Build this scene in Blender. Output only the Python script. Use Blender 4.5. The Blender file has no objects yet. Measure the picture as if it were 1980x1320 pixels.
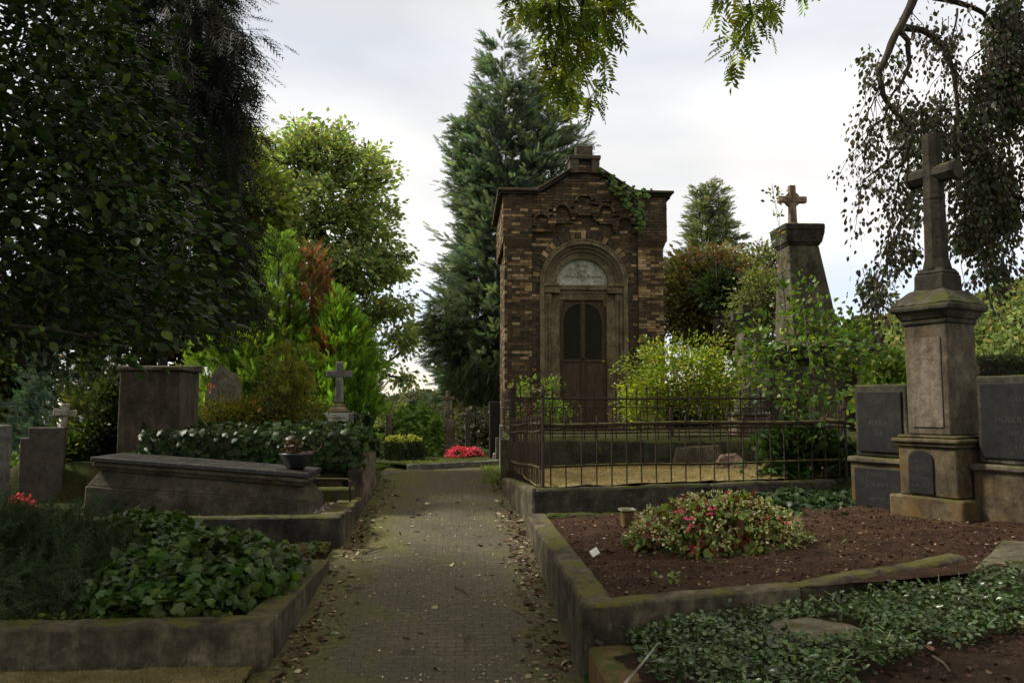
import bpy, bmesh, math, random
import numpy as np
from mathutils import Vector, Matrix, noise

# ---------------------------------------------------------------- camera, sky, sun, exposure
F, YAW, PITCH, EYE = 1560.0, math.radians(3.74), math.radians(4.76), 1.6
SC = bpy.context.scene
COL = SC.collection
cam_data = bpy.data.cameras.new('camera')
cam = bpy.data.objects.new('camera', cam_data); COL.objects.link(cam)
cam.location = (0, 0, EYE)
cam.rotation_euler = (math.radians(90) + PITCH, 0, -YAW)
cam_data.sensor_width = 36.0
cam_data.lens = F / 1980 * 36
cam_data.clip_start = 0.05
cam_data.clip_end = 3000
SC.camera = cam

SUN_EL, SUN_AZ = math.radians(47), math.radians(-78)      # azimuth measured from +Y towards +X
def build_world():
    w = bpy.data.worlds.new('World'); SC.world = w; w.use_nodes = True
    nt = w.node_tree; nt.nodes.clear()
    N = nt.nodes.new; L = nt.links.new
    out = N('ShaderNodeOutputWorld'); bg = N('ShaderNodeBackground'); bg.inputs['Strength'].default_value = 0.1
    sky = N('ShaderNodeTexSky'); sky.sky_type = 'NISHITA'; sky.sun_disc = False
    sky.sun_elevation = SUN_EL; sky.sun_rotation = SUN_AZ
    tc = N('ShaderNodeTexCoord'); sep = N('ShaderNodeSeparateXYZ'); L(tc.outputs['Generated'], sep.inputs[0])
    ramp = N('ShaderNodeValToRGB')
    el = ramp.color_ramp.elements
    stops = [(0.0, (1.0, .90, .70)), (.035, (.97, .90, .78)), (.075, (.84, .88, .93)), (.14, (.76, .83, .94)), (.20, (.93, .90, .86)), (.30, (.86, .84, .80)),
             (.42, (.74, .755, .78)), (.55, (.84, .79, .68)), (1.0, (.90, .78, .56))]  # upper stops, above the view, made warm to tint the scene light
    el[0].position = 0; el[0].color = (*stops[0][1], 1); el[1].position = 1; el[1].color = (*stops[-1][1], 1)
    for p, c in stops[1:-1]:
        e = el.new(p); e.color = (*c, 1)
    # bands wobble with a soft noise so that cloud edges are uneven
    mp = N('ShaderNodeMapping'); mp.inputs['Scale'].default_value = (1.3, 1.3, 4.0); L(tc.outputs['Generated'], mp.inputs[0])
    n1 = N('ShaderNodeTexNoise'); n1.inputs['Scale'].default_value = 1.6; n1.inputs['Detail'].default_value = 5; n1.inputs['Roughness'].default_value = .5
    L(mp.outputs[0], n1.inputs['Vector'])
    ma = N('ShaderNodeMath'); ma.operation = 'MULTIPLY_ADD'; ma.inputs[1].default_value = .22; ma.inputs[2].default_value = -.11
    L(n1.outputs['Fac'], ma.inputs[0])
    ad = N('ShaderNodeMath'); ad.operation = 'ADD'; L(sep.outputs['Z'], ad.inputs[0]); L(ma.outputs[0], ad.inputs[1])
    mx = N('ShaderNodeMath'); mx.operation = 'MULTIPLY_ADD'; mx.inputs[1].default_value = .35; L(ad.outputs[0], mx.inputs[0])
    mx2 = N('ShaderNodeMath'); mx2.operation = 'MULTIPLY'; mx2.inputs[1].default_value = .65; L(sep.outputs['Z'], mx2.inputs[0]); L(mx2.outputs[0], mx.inputs[2])
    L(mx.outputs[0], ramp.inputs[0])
    n2 = N('ShaderNodeTexNoise'); n2.inputs['Scale'].default_value = 2.4; n2.inputs['Detail'].default_value = 6; n2.inputs['Roughness'].default_value = .45
    L(mp.outputs[0], n2.inputs['Vector'])
    r2 = N('ShaderNodeValToRGB'); r2.color_ramp.elements[0].position = .35; r2.color_ramp.elements[0].color = (.79, .81, .85, 1)
    r2.color_ramp.elements[1].position = .68; r2.color_ramp.elements[1].color = (1.06, 1.05, 1.04, 1)
    L(n2.outputs['Fac'], r2.inputs[0])
    mul = N('ShaderNodeMixRGB'); mul.blend_type = 'MULTIPLY'; mul.inputs[0].default_value = 1
    L(ramp.outputs[0], mul.inputs[1]); L(r2.outputs[0], mul.inputs[2])
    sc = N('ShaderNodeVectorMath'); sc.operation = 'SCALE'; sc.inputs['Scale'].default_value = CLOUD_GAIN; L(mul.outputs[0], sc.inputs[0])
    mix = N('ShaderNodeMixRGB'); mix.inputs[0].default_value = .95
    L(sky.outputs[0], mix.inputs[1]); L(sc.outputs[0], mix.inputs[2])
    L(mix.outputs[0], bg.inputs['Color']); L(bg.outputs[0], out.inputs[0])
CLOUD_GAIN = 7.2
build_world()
sd = bpy.data.lights.new('sun', 'SUN'); sd.energy = 3.0; sd.angle = math.radians(8); sd.color = (1, .93, .80)
so = bpy.data.objects.new('sun', sd); COL.objects.link(so)
sdir = Vector((math.sin(SUN_AZ) * math.cos(SUN_EL), math.cos(SUN_AZ) * math.cos(SUN_EL), math.sin(SUN_EL)))
so.rotation_euler = sdir.to_track_quat('Z', 'Y').to_euler()
so.location = (-30, 20, 40)
SC.view_settings.view_transform = 'Standard'; SC.view_settings.look = 'None'
SC.view_settings.exposure = 0.84; SC.view_settings.gamma = 1.0
SC.cycles.max_bounces = 6; SC.cycles.diffuse_bounces = 3; SC.cycles.transmission_bounces = 3; SC.cycles.glossy_bounces = 2
SC.cycles.transparent_max_bounces = 6

rnd = random.Random(7)
RS = np.random.RandomState(11)

# ---------------------------------------------------------------- helpers
_cp, _sp, _cy, _sy = math.cos(PITCH), math.sin(PITCH), math.cos(YAW), math.sin(YAW)
def ray(px, py):
    x = (px - 990) / F; v = (660 - py) / F
    fy = _cp - v * _sp; fz = _sp + v * _cp
    return Vector((x * _cy + fy * _sy, -x * _sy + fy * _cy, fz))
def W(px, py, Y=None, z=None, X=None):
    """where the ray of a photograph pixel meets the plane y=Y, z=z or x=X"""
    d = ray(px, py)
    if Y is not None: t = Y / d.y
    elif z is not None: t = (z - EYE) / d.z
    else: t = X / d.x
    return Vector((d.x * t, d.y * t, EYE + d.z * t))
OFF = {}
def tag(o, label=None, cat=None, group=None, kind=None):
    if label: o['label'] = label
    if cat: o['category'] = cat
    if group: o['group'] = group
    if kind: o['kind'] = kind
    return o
def thing(name, label, cat, loc, group=None):
    o = bpy.data.objects.new(name, None); COL.objects.link(o); o.location = loc
    o.empty_display_size = .1
    OFF[o] = Vector(loc)
    return tag(o, label, cat, group)
def link(name, me, mat, parent=None, loc=None):
    o = bpy.data.objects.new(name, me); COL.objects.link(o)
    if mat is not None and not me.materials: me.materials.append(mat)
    if parent is not None:
        o.parent = parent; OFF[o] = OFF[parent]
    elif loc is not None:
        o.location = loc; OFF[o] = Vector(loc)
    else: OFF[o] = Vector((0, 0, 0))
    return o

class MB:
    def __init__(s): s.v = []; s.f = []; s.c = []; s.cur = None; s.T = None
    def add(s, vs, fs, col=None):
        b = len(s.v)
        if s.T is not None: vs = [s.T @ Vector(p) for p in vs]
        s.v += [tuple(p) for p in vs]; s.f += [tuple(b + i for i in f) for f in fs]
        c = col or s.cur or (1, 1, 1)
        s.c += [c] * len(vs)
        return s
    def box(s, x0, y0, z0, x1, y1, z1, col=None):
        vs = [(x0,y0,z0),(x1,y0,z0),(x1,y1,z0),(x0,y1,z0),(x0,y0,z1),(x1,y0,z1),(x1,y1,z1),(x0,y1,z1)]
        return s.add(vs, [(0,3,2,1),(4,5,6,7),(0,1,5,4),(1,2,6,5),(2,3,7,6),(3,0,4,7)], col)
    def rough(s, c8, step=.08, amp=.005, r=.012, fr=6.0):
        """hexahedron from 8 corners (bottom ring ccw, top ring ccw), cut into a grid, edges worn, faces uneven"""
        C = [Vector(c) for c in c8]
        def tri(a, b, c):
            lo = (C[0]*(1-a)+C[1]*a)*(1-b) + (C[3]*(1-a)+C[2]*a)*b
            hi = (C[4]*(1-a)+C[5]*a)*(1-b) + (C[7]*(1-a)+C[6]*a)*b
            return lo*(1-c) + hi*c
        L = [max((C[1]-C[0]).length, .01), max((C[3]-C[0]).length, .01), max((C[4]-C[0]).length, .01)]
        P = []
        for l in L:
            rr = min(r / l, .3); n = max(1, int(l / step)); m = [rr + (1-2*rr)*i/n for i in range(n+1)]
            P.append([0.0] + m + [1.0])
        idx = {}; vs = []
        def vid(i, j, k):
            key = (i, j, k)
            if key in idx: return idx[key]
            t = [P[0][i], P[1][j], P[2][k]]
            ex = [t[q] in (0.0, 1.0) for q in range(3)]
            if sum(ex) >= 2:
                for q in range(3):
                    if ex[q]: t[q] += (.42 if sum(ex) == 2 else .6) * min(r/L[q], .3) * (1 if t[q] == 0 else -1)
            p = tri(*t)
            if amp:
                q = p * fr
                p = p + Vector((noise.noise(q), noise.noise(q + Vector((31, 7, 3))), noise.noise(q + Vector((5, 17, 41))))) * amp \
                    + Vector((noise.noise(q*3.7), noise.noise(q*3.7 + Vector((9, 2, 1))), noise.noise(q*3.7 + Vector((1, 8, 3))))) * amp * .5
            idx[key] = len(vs); vs.append(p); return idx[key]
        fs = []
        nx, ny, nz = len(P[0])-1, len(P[1])-1, len(P[2])-1
        for i in range(nx):
            for j in range(ny):
                fs.append((vid(i,j,0), vid(i,j+1,0), vid(i+1,j+1,0), vid(i+1,j,0)))
                fs.append((vid(i,j,nz), vid(i+1,j,nz), vid(i+1,j+1,nz), vid(i,j+1,nz)))
        for i in range(nx):
            for k in range(nz):
                fs.append((vid(i,0,k), vid(i+1,0,k), vid(i+1,0,k+1), vid(i,0,k+1)))
                fs.append((vid(i,ny,k), vid(i,ny,k+1), vid(i+1,ny,k+1), vid(i+1,ny,k)))
        for j in range(ny):
            for k in range(nz):
                fs.append((vid(0,j,k), vid(0,j,k+1), vid(0,j+1,k+1), vid(0,j+1,k)))
                fs.append((vid(nx,j,k), vid(nx,j+1,k), vid(nx,j+1,k+1), vid(nx,j,k+1)))
        return s.add(vs, fs)
    def rbox(s, x0, y0, z0, x1, y1, z1, **k):
        return s.rough([(x0,y0,z0),(x1,y0,z0),(x1,y1,z0),(x0,y1,z0),(x0,y0,z1),(x1,y0,z1),(x1,y1,z1),(x0,y1,z1)], **k)
    def taper(s, cx, cy, z0, z1, w0, d0, w1, d1, **k):
        return s.rough([(cx-w0/2,cy-d0/2,z0),(cx+w0/2,cy-d0/2,z0),(cx+w0/2,cy+d0/2,z0),(cx-w0/2,cy+d0/2,z0),
                        (cx-w1/2,cy-d1/2,z1),(cx+w1/2,cy-d1/2,z1),(cx+w1/2,cy+d1/2,z1),(cx-w1/2,cy+d1/2,z1)], **k)
    def tube(s, pts, rad, n=6, col=None, cap=True):
        pts = [Vector(p) for p in pts]
        if not hasattr(rad, '__len__'): rad = [rad]*len(pts)
        vs = []; fs = []; up = Vector((.3, .5, .8)).normalized()
        for i, p in enumerate(pts):
            t = (pts[min(i+1, len(pts)-1)] - pts[max(i-1, 0)])
            if t.length < 1e-6: t = Vector((0, 0, 1))
            t.normalize()
            a = t.cross(up)
            if a.length < .1: a = t.cross(Vector((1, 0, 0)))
            a.normalize(); b = t.cross(a)
            for k in range(n):
                an = 2*math.pi*k/n
                vs.append(p + (a*math.cos(an) + b*math.sin(an))*rad[i])
        for i in range(len(pts)-1):
            for k in range(n):
                fs.append((i*n+k, i*n+(k+1) % n, (i+1)*n+(k+1) % n, (i+1)*n+k))
        if cap:
            fs.append(tuple(range(n-1, -1, -1))); fs.append(tuple((len(pts)-1)*n + k for k in range(n)))
        return s.add(vs, fs, col)
    def lathe(s, c, prof, n=24, col=None):
        vs = []; fs = []
        for r, z in prof:
            for k in range(n):
                a = 2*math.pi*k/n; vs.append((c[0]+r*math.cos(a), c[1]+r*math.sin(a), c[2]+z))
        m = len(prof)
        for i in range(m-1):
            for k in range(n): fs.append((i*n+k, i*n+(k+1) % n, (i+1)*n+(k+1) % n, (i+1)*n+k))
        fs.append(tuple(range(n-1, -1, -1))); fs.append(tuple((m-1)*n+k for k in range(n)))
        return s.add(vs, fs, col)
    def prism(s, poly, y0, y1, col=None):
        """polygon in x,z extruded along y"""
        n = len(poly)
        vs = [(p[0], y0, p[1]) for p in poly] + [(p[0], y1, p[1]) for p in poly]
        fs = [tuple(range(n)), tuple(range(2*n-1, n-1, -1))] + [(i+n, (i+1) % n + n, (i+1) % n, i) for i in range(n)]
        return s.add(vs, fs, col)
    def ring(s, cx, cz, r0, r1, y0, y1, a0=0.0, a1=math.pi, n=24, col=None):
        vs = []; fs = []
        for i in range(n+1):
            a = a0 + (a1-a0)*i/n; c, q = math.cos(a), math.sin(a)
            vs += [(cx+r0*c, y0, cz+r0*q), (cx+r1*c, y0, cz+r1*q), (cx+r1*c, y1, cz+r1*q), (cx+r0*c, y1, cz+r0*q)]
        for i in range(n):
            b = 4*i
            for k in range(4): fs.append((b+k, b+(k+1) % 4, b+4+(k+1) % 4, b+4+k))
        fs.append((0, 3, 2, 1)); fs.append((4*n, 4*n+1, 4*n+2, 4*n+3))
        return s.add(vs, fs, col)
    def build(s, name, mat, parent=None, loc=None, smooth=False, bevel=0, colattr=False):
        off = OFF[parent] if parent is not None else (Vector(loc) if loc is not None else Vector((0, 0, 0)))
        me = bpy.data.meshes.new(name)
        me.from_pydata([(p[0]-off.x, p[1]-off.y, p[2]-off.z) for p in s.v], [], s.f)
        me.update()
        if colattr:
            a = me.color_attributes.new('col', 'FLOAT_COLOR', 'POINT')
            a.data.foreach_set('color', np.array([(c[0], c[1], c[2], 1) for c in s.c], dtype=np.float32).ravel())
        if smooth: me.shade_smooth()
        o = link(name, me, mat, parent, loc)
        if bevel:
            b = o.modifiers.new('bevel', 'BEVEL'); b.width = bevel; b.segments = 2; b.limit_method = 'ANGLE'; b.angle_limit = math.radians(35)
        return o

def np_mesh(name, V, T, C, mat, parent=None, loc=None):
    off = OFF[parent] if parent is not None else (Vector(loc) if loc is not None else Vector((0, 0, 0)))
    V = (V - np.array(off[:])).astype(np.float32)
    me = bpy.data.meshes.new(name)
    me.vertices.add(len(V)); me.vertices.foreach_set('co', V.ravel())
    me.loops.add(T.size); me.loops.foreach_set('vertex_index', T.astype(np.int32).ravel())
    me.polygons.add(len(T)); me.polygons.foreach_set('loop_start', (np.arange(len(T))*3).astype(np.int32))
    try: me.polygons.foreach_set('loop_total', np.full(len(T), 3, dtype=np.int32))
    except Exception: pass
    me.update(calc_edges=True)
    a = me.color_attributes.new('col', 'FLOAT_COLOR', 'POINT')
    a.data.foreach_set('color', np.concatenate([C, np.ones((len(C), 1))], 1).astype(np.float32).ravel())
    return link(name, me, mat, parent, loc)

# leaf templates: (u across, v along, w up), triangles
def _t(vs, ts): return np.array(vs, float), np.array(ts)
T_DIA = _t([(0,0,0),(.30,.45,.07),(0,1,-.05),(-.30,.45,.07)], [(0,1,2),(0,2,3)])
T_OVAL = _t([(0,0,0),(.26,.22,.06),(.33,.55,.07),(.17,.86,.01),(0,1,-.06),(-.17,.86,.01),(-.33,.55,.07),(-.26,.22,.06)],
            [(0,1,2),(0,2,3),(0,3,4),(0,4,5),(0,5,6),(0,6,7)])
T_LONG = _t([(0,0,0),(.14,.35,.03),(.12,.7,.0),(0,1,-.08),(-.12,.7,.0),(-.14,.35,.03)], [(0,1,2),(0,2,3),(0,3,4),(0,4,5)])
T_IVY = _t([(0,.12,0),(.28,-.05,-.04),(.55,.22,-.05),(.43,.42,.0),(.40,.70,-.04),(.24,.72,.0),(0,1.02,-.08),(-.24,.72,.0),(-.40,.70,-.04),(-.43,.42,.0),(-.55,.22,-.05),(-.28,-.05,-.04),(0,.4,.06)],
           [(12,0,1),(12,1,2),(12,2,3),(12,3,4),(12,4,5),(12,5,6),(12,6,7),(12,7,8),(12,8,9),(12,9,10),(12,10,11),(12,11,0)])
T_BLADE = _t([(-.05,0,0),(.05,0,0),(.035,.5,.06),(-.035,.5,.06),(0,1,.25)], [(0,1,2),(0,2,3),(3,2,4)])
def _frond(n=5, w=.05, spread=.5, l=.42):
    vs = [(-w*.5,0,0),(w*.5,0,0),(0,1.0,-.06)]; ts = [(0,1,2)]
    for i in range(n):
        t = .10 + .78*i/(n-1); ll = l*(1-t*.62)
        for sgn in (-1, 1):
            b = len(vs)
            vs += [(0, t-w*.7, 0), (0, t+w*.7, 0), (sgn*ll*spread*1.3, t+ll*.75, -.05)]
            ts.append((b, b+1, b+2))
    return _t(vs, ts)
T_FROND = _frond()
T_SPRAY = _frond(6, .10, .55, .46)
T_PINN = None
def _pinnate(n=5):
    vs = []; ts = []
    for i in range(n):
        t = .18 + .8*i/(n-1)
        for sgn in ((-1, 1) if i < n-1 else (0,)):
            b = len(vs); dx, dy = (sgn*.42, .26) if sgn else (0, .42)
            px_, py_ = (-dy*.25, dx*.25)
            vs += [(0, t, 0), (dx*.5+px_*.7, t+dy*.5+py_*.7, .0), (dx, t+dy, -.06), (dx*.5-px_*.7, t+dy*.5-py_*.7, .03)]
            ts += [(b, b+1, b+2), (b, b+2, b+3)]
    b = len(vs); vs += [(-.008,0,0),(.008,0,0),(0,1,0)]; ts.append((b,b+1,b+2))
    return _t(vs, ts)
T_PINN = _pinnate()

def nrm(a): return a / np.maximum(np.linalg.norm(a, axis=1, keepdims=True), 1e-9)
def leaves(P, D, Nn, S, tmpl, C):
    """P positions, D growth directions, Nn face normals, S sizes, C colours -> V,T,Col"""
    D = nrm(D); X = nrm(np.cross(D, Nn)); Z = np.cross(X, D)
    tv, tt = tmpl; k = len(tv)
    V = P[:, None, :] + S[:, None, None]*(tv[None, :, 0:1]*X[:, None] + tv[None, :, 1:2]*D[:, None] + tv[None, :, 2:3]*Z[:, None])
    T = tt[None] + (np.arange(len(P))*k)[:, None, None]
    Cc = np.repeat(C, k, axis=0)
    return V.reshape(-1, 3), T.reshape(-1, 3), Cc
def merge(parts):
    V = []; T = []; C = []; b = 0
    for v, t, c in parts:
        V.append(v); T.append(t + b); C.append(c); b += len(v)
    return np.concatenate(V), np.concatenate(T), np.concatenate(C)
def cols(n, base, var=.25, alt=None, altp=0.0):
    base = np.array(base)
    C = base[None]*(1 + RS.normal(0, var, (n, 1))) * (1 + RS.normal(0, var*.3, (n, 3)))
    if alt is not None:
        m = RS.rand(n) < altp; C[m] = np.array(alt)*(1 + RS.normal(0, .2, (m.sum(), 1)))
    return np.clip(C, .003, .9)
def rdir(n): return nrm(RS.normal(size=(n, 3)))
def clumps(centers, n_each, rad, size, tmpl, base, var=.25, out=None, up=.5, droop=0.0, flat=.6, alt=None, altp=0.0, cvar=.25, svar=.25, outw=1.0):
    """gaussian clumps of leaves round each centre"""
    Cn = np.array([tuple(c) for c in centers]); m = len(Cn); N = m*n_each
    base_p = np.repeat(Cn, n_each, axis=0)
    r = RS.normal(size=(N, 3)) * rad; r[:, 2] *= flat
    P = base_p + r
    o = np.array(out if out is not None else Cn.mean(0))
    D = nrm(P - o)*outw*.6 + nrm(r)*.6 + rdir(N)*.5 + np.array([0, 0, -droop])
    Nn = np.array([0, 0, 1.0])*up + rdir(N)*.8
    S = size*(1 + RS.normal(0, svar, N)).clip(.4, 2)
    cl = np.repeat(1 + RS.normal(0, cvar, (m, 1)), n_each, axis=0).clip(.45, 1.7)
    C = cols(N, base, var, alt, altp)*cl
    return leaves(P, D, Nn, S, tmpl, C.clip(.003, .9))

def skeleton(mb, base, trunk_pts, tips, r0, wiggle=.12, rise=.25, minr=.006, sides=6, trunk_r=None):
    """every tip grows from the nearest already grown node; thickness follows what it carries"""
    nodes = [Vector(p) for p in trunk_pts]; par = [-1] + list(range(len(nodes)-1)); nt = len(nodes)
    tips = sorted([Vector(t) for t in tips], key=lambda t: min((t-n).length for n in nodes))
    segs = []
    for t in tips:
        best, bd = 0, 1e9
        for i, n in enumerate(nodes):
            if i == 0: continue
            d = (t-n).length + max(0, n.z - t.z)*1.2 + (0 if i >= nt else .1)
            if d < bd: best, bd = i, d
        a = nodes[best]; L = (t-a).length; k = max(2, int(L/.5)+1); prev = best
        for j in range(1, k+1):
            f = j/k
            p = a.lerp(t, f) + Vector((rnd.uniform(-1, 1), rnd.uniform(-1, 1), rnd.uniform(-.6, .6)))*wiggle*L*.3*math.sin(f*math.pi) - Vector((0, 0, rise*L*.35*math.sin(f*math.pi)))
            nodes.append(p); par.append(prev); prev = len(nodes)-1
    w = [0.0]*len(nodes); kids = [[] for _ in nodes]
    for i in range(len(nodes)-1, 0, -1):
        if not kids[i]: w[i] = 1.0
        w[par[i]] += w[i]; kids[par[i]].append(i)
    tot = max(w[0], 1); rad = [max(minr, r0*(x/tot)**.5) for x in w]
    if trunk_r:
        for i in range(nt): rad[i] = trunk_r[i]
    done = set()
    stack = [0]
    # chains following the heaviest child
    def chain(start, p0):
        pts = [nodes[p0]] if p0 >= 0 else []; rr = [min(rad[p0], rad[start]*1.25)] if p0 >= 0 else []
        i = start
        while True:
            pts.append(nodes[i]); rr.append(rad[i])
            if not kids[i]: break
            ks = sorted(kids[i], key=lambda q: -w[q])
            for q in ks[1:]: todo.append((q, i))
            i = ks[0]
        rr[-1] *= .6
        if len(pts) > 1: mb.tube(pts, rr, n=sides if rr[0] > .03 else 4, cap=False)
    todo = [(0, -1)]
    while todo:
        s_, p_ = todo.pop(); chain(s_, p_)

# ---------------------------------------------------------------- materials
def new_mat(name):
    m = bpy.data.materials.new(name); m.use_nodes = True; nt = m.node_tree; nt.nodes.clear()
    return m, nt, nt.nodes.new, nt.links.new
def rampn(N, L, src, stops):
    r = N('ShaderNodeValToRGB'); e = r.color_ramp.elements
    e[0].position, e[0].color = stops[0][0], (*stops[0][1], 1); e[1].position, e[1].color = stops[-1][0], (*stops[-1][1], 1)
    for p, c in stops[1:-1]: x = e.new(p); x.color = (*c, 1)
    L(src, r.inputs[0]); return r.outputs[0]
def noisen(N, L, vec, scale, detail=5, rough=.6):
    n = N('ShaderNodeTexNoise'); n.inputs['Scale'].default_value = scale; n.inputs['Detail'].default_value = detail; n.inputs['Roughness'].default_value = rough
    L(vec, n.inputs['Vector']); return n.outputs['Fac']
def mixc(N, L, f, a, b, mode='MIX'):
    m = N('ShaderNodeMixRGB'); m.blend_type = mode
    for i, x in enumerate((f, a, b)):
        if isinstance(x, (int, float)): m.inputs[i].default_value = x
        elif isinstance(x, tuple): m.inputs[i].default_value = (*x, 1)
        else: L(x, m.inputs[i])
    return m.outputs[0]
def maprange(N, L, src, a, b, c=0.0, d=1.0):
    m = N('ShaderNodeMapRange'); L(src, m.inputs[0]); m.inputs[1].default_value = a; m.inputs[2].default_value = b; m.inputs[3].default_value = c; m.inputs[4].default_value = d
    return m.outputs[0]
def math2(N, L, op, a, b=None):
    m = N('ShaderNodeMath'); m.operation = op
    for i, x in enumerate((a, b)):
        if x is None: continue
        if isinstance(x, (int, float)): m.inputs[i].default_value = x
        else: L(x, m.inputs[i])
    return m.outputs[0]
def bumpn(N, L, h, strength=.4, dist=.01, nrmal=None):
    b = N('ShaderNodeBump'); b.inputs['Strength'].default_value = strength; b.inputs['Distance'].default_value = dist
    L(h, b.inputs['Height'])
    if nrmal is not None: L(nrmal, b.inputs['Normal'])
    return b.outputs[0]
def finish(nt, N, L, color, rough, normal=None, metallic=0.0, spec=.4):
    out = N('ShaderNodeOutputMaterial'); p = N('ShaderNodeBsdfPrincipled')
    if isinstance(color, tuple): p.inputs['Base Color'].default_value = (*color, 1)
    else: L(color, p.inputs['Base Color'])
    if isinstance(rough, (int, float)): p.inputs['Roughness'].default_value = rough
    else: L(rough, p.inputs['Roughness'])
    p.inputs['Metallic'].default_value = metallic; p.inputs['Specular IOR Level'].default_value = spec
    if normal is not None: L(normal, p.inputs['Normal'])
    L(p.outputs[0], out.inputs[0]); return p

def stone(name, base, dark, light=None, moss=.5, moss_col=(.055, .06, .014), scale=1.0, grain=.35, streak=.5, rough=.9, ochre=0.0, bump=.5, lichen=.3, usecol=False):
    m, nt, N, L = new_mat(name)
    tc = N('ShaderNodeTexCoord'); ge = N('ShaderNodeNewGeometry'); pos = ge.outputs['Position']
    light = light or tuple(min(1, b*1.5) for b in base)
    n1 = noisen(N, L, pos, 3.5*scale, 8, .65)
    c = rampn(N, L, n1, [(.32, dark), (.5, base), (.68, light)])
    if usecol:
        a = N('ShaderNodeAttribute'); a.attribute_name = 'col'; c = mixc(N, L, 1.0, c, a.outputs['Color'], 'MULTIPLY')
    # fine grain
    n2 = noisen(N, L, pos, 90*scale, 4, .7)
    c = mixc(N, L, grain, c, rampn(N, L, n2, [(.3, (.35, .35, .35)), (.7, (1.4, 1.4, 1.4))]), 'MULTIPLY')
    nm = noisen(N, L, pos, 17*scale, 6, .78)
    c = mixc(N, L, .75, c, rampn(N, L, nm, [(.34, (.45, .42, .38)), (.5, (1.0, 1.0, 1.0)), (.66, (1.55, 1.5, 1.4))]), 'MULTIPLY')
    # water streaks running down the faces
    streak = streak*.75
    if streak:
        mp = N('ShaderNodeMapping'); mp.inputs['Scale'].default_value = (9, 9, .9); L(pos, mp.inputs[0])
        n3 = noisen(N, L, mp.outputs[0], 1.6, 5, .6)
        c = mixc(N, L, streak, c, rampn(N, L, n3, [(.36, (.38, .36, .33)), (.5, (.85, .85, .85)), (.64, (1.25, 1.25, 1.22))]), 'MULTIPLY')
    if ochre:
        n4 = noisen(N, L, pos, 2.3*scale, 4, .6)
        f = maprange(N, L, n4, .48, .66, 0, ochre); c = mixc(N, L, f, c, (.13, .075, .02))
    if lichen:
        vo = N('ShaderNodeTexVoronoi'); vo.inputs['Scale'].default_value = 13*scale
        wn = N('ShaderNodeVectorMath'); wn.operation = 'ADD'
        nn = N('ShaderNodeTexNoise'); nn.inputs['Scale'].default_value = 9; L(pos, nn.inputs['Vector']); L(pos, wn.inputs[0])
        vs = N('ShaderNodeVectorMath'); vs.operation = 'SCALE'; vs.inputs['Scale'].default_value = .12; L(nn.outputs['Color'], vs.inputs[0]); L(vs.outputs[0], wn.inputs[1])
        L(wn.outputs[0], vo.inputs['Vector'])
        f = maprange(N, L, vo.outputs['Distance'], .16, .24, lichen, 0)
        g = maprange(N, L, noisen(N, L, pos, 2.1, 3), .52, .6, 0, 1)
        c = mixc(N, L, math2(N, L, 'MULTIPLY', f, g), c, tuple(min(1, b*1.9+.02) for b in base))
    if moss:
        sep = N('ShaderNodeSeparateXYZ'); L(ge.outputs['Normal'], sep.inputs[0])
        upf = maprange(N, L, sep.outputs['Z'], -.2, .9, -.10, .13)
        n5 = math2(N, L, 'ADD', noisen(N, L, pos, 5.5*scale, 8, .7), upf)
        f = maprange(N, L, n5, .68-.28*moss, .76-.28*moss, 0, 1)
        mc = mixc(N, L, noisen(N, L, pos, 40, 4), tuple(x*.5 for x in moss_col), tuple(x*1.6 for x in moss_col))
        c = mixc(N, L, f, c, mc)
    h = math2(N, L, 'ADD', noisen(N, L, pos, 22*scale, 8, .7), math2(N, L, 'MULTIPLY', n2, .35))
    finish(nt, N, L, c, rough, bumpn(N, L, h, bump, .02), spec=.25)
    return m

def leaf_mat(name, trans=.35, rough=.45, spec=.35, tint=(1, 1, 1)):
    m, nt, N, L = new_mat(name)
    a = N('ShaderNodeAttribute'); a.attribute_name = 'col'
    out = N('ShaderNodeOutputMaterial'); p = N('ShaderNodeBsdfPrincipled'); p.inputs['Roughness'].default_value = rough
    p.inputs['Specular IOR Level'].default_value = spec
    c = mixc(N, L, 1.0, a.outputs['Color'], tint, 'MULTIPLY')
    L(c, p.inputs['Base Color'])
    t = N('ShaderNodeBsdfTranslucent'); L(mixc(N, L, 1.0, c, ((1.0, .9, .9) if name == 'petal' else (1.5, 1.55, .7)), 'MULTIPLY'), t.inputs['Color'])
    mx = N('ShaderNodeMixShader'); mx.inputs[0].default_value = trans
    L(p.outputs[0], mx.inputs[1]); L(t.outputs[0], mx.inputs[2]); L(mx.outputs[0], out.inputs[0])
    return m
def bark_mat(name, c0, c1):
    m, nt, N, L = new_mat(name)
    ge = N('ShaderNodeNewGeometry'); mp = N('ShaderNodeMapping'); mp.inputs['Scale'].default_value = (14, 14, 3); L(ge.outputs['Position'], mp.inputs[0])
    n = noisen(N, L, mp.outputs[0], 2.2, 7, .65)
    finish(nt, N, L, rampn(N, L, n, [(.35, c0), (.65, c1)]), .9, bumpn(N, L, n, .7, .02), spec=.2)
    return m
def flatcol(name, usecol=True, rough=.8, metallic=0.0, color=(.5, .5, .5), nscale=30, nvar=.5, spec=.3, bump=.2):
    m, nt, N, L = new_mat(name)
    ge = N('ShaderNodeNewGeometry'); n = noisen(N, L, ge.outputs['Position'], nscale, 6, .65)
    if usecol:
        a = N('ShaderNodeAttribute'); a.attribute_name = 'col'; c = a.outputs['Color']
    else: c = color
    c = mixc(N, L, nvar, c, rampn(N, L, n, [(.3, (.4, .4, .4)), (.7, (1.5, 1.5, 1.5))]), 'MULTIPLY')
    finish(nt, N, L, c, rough, bumpn(N, L, n, bump, .01), metallic, spec)
    return m

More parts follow.
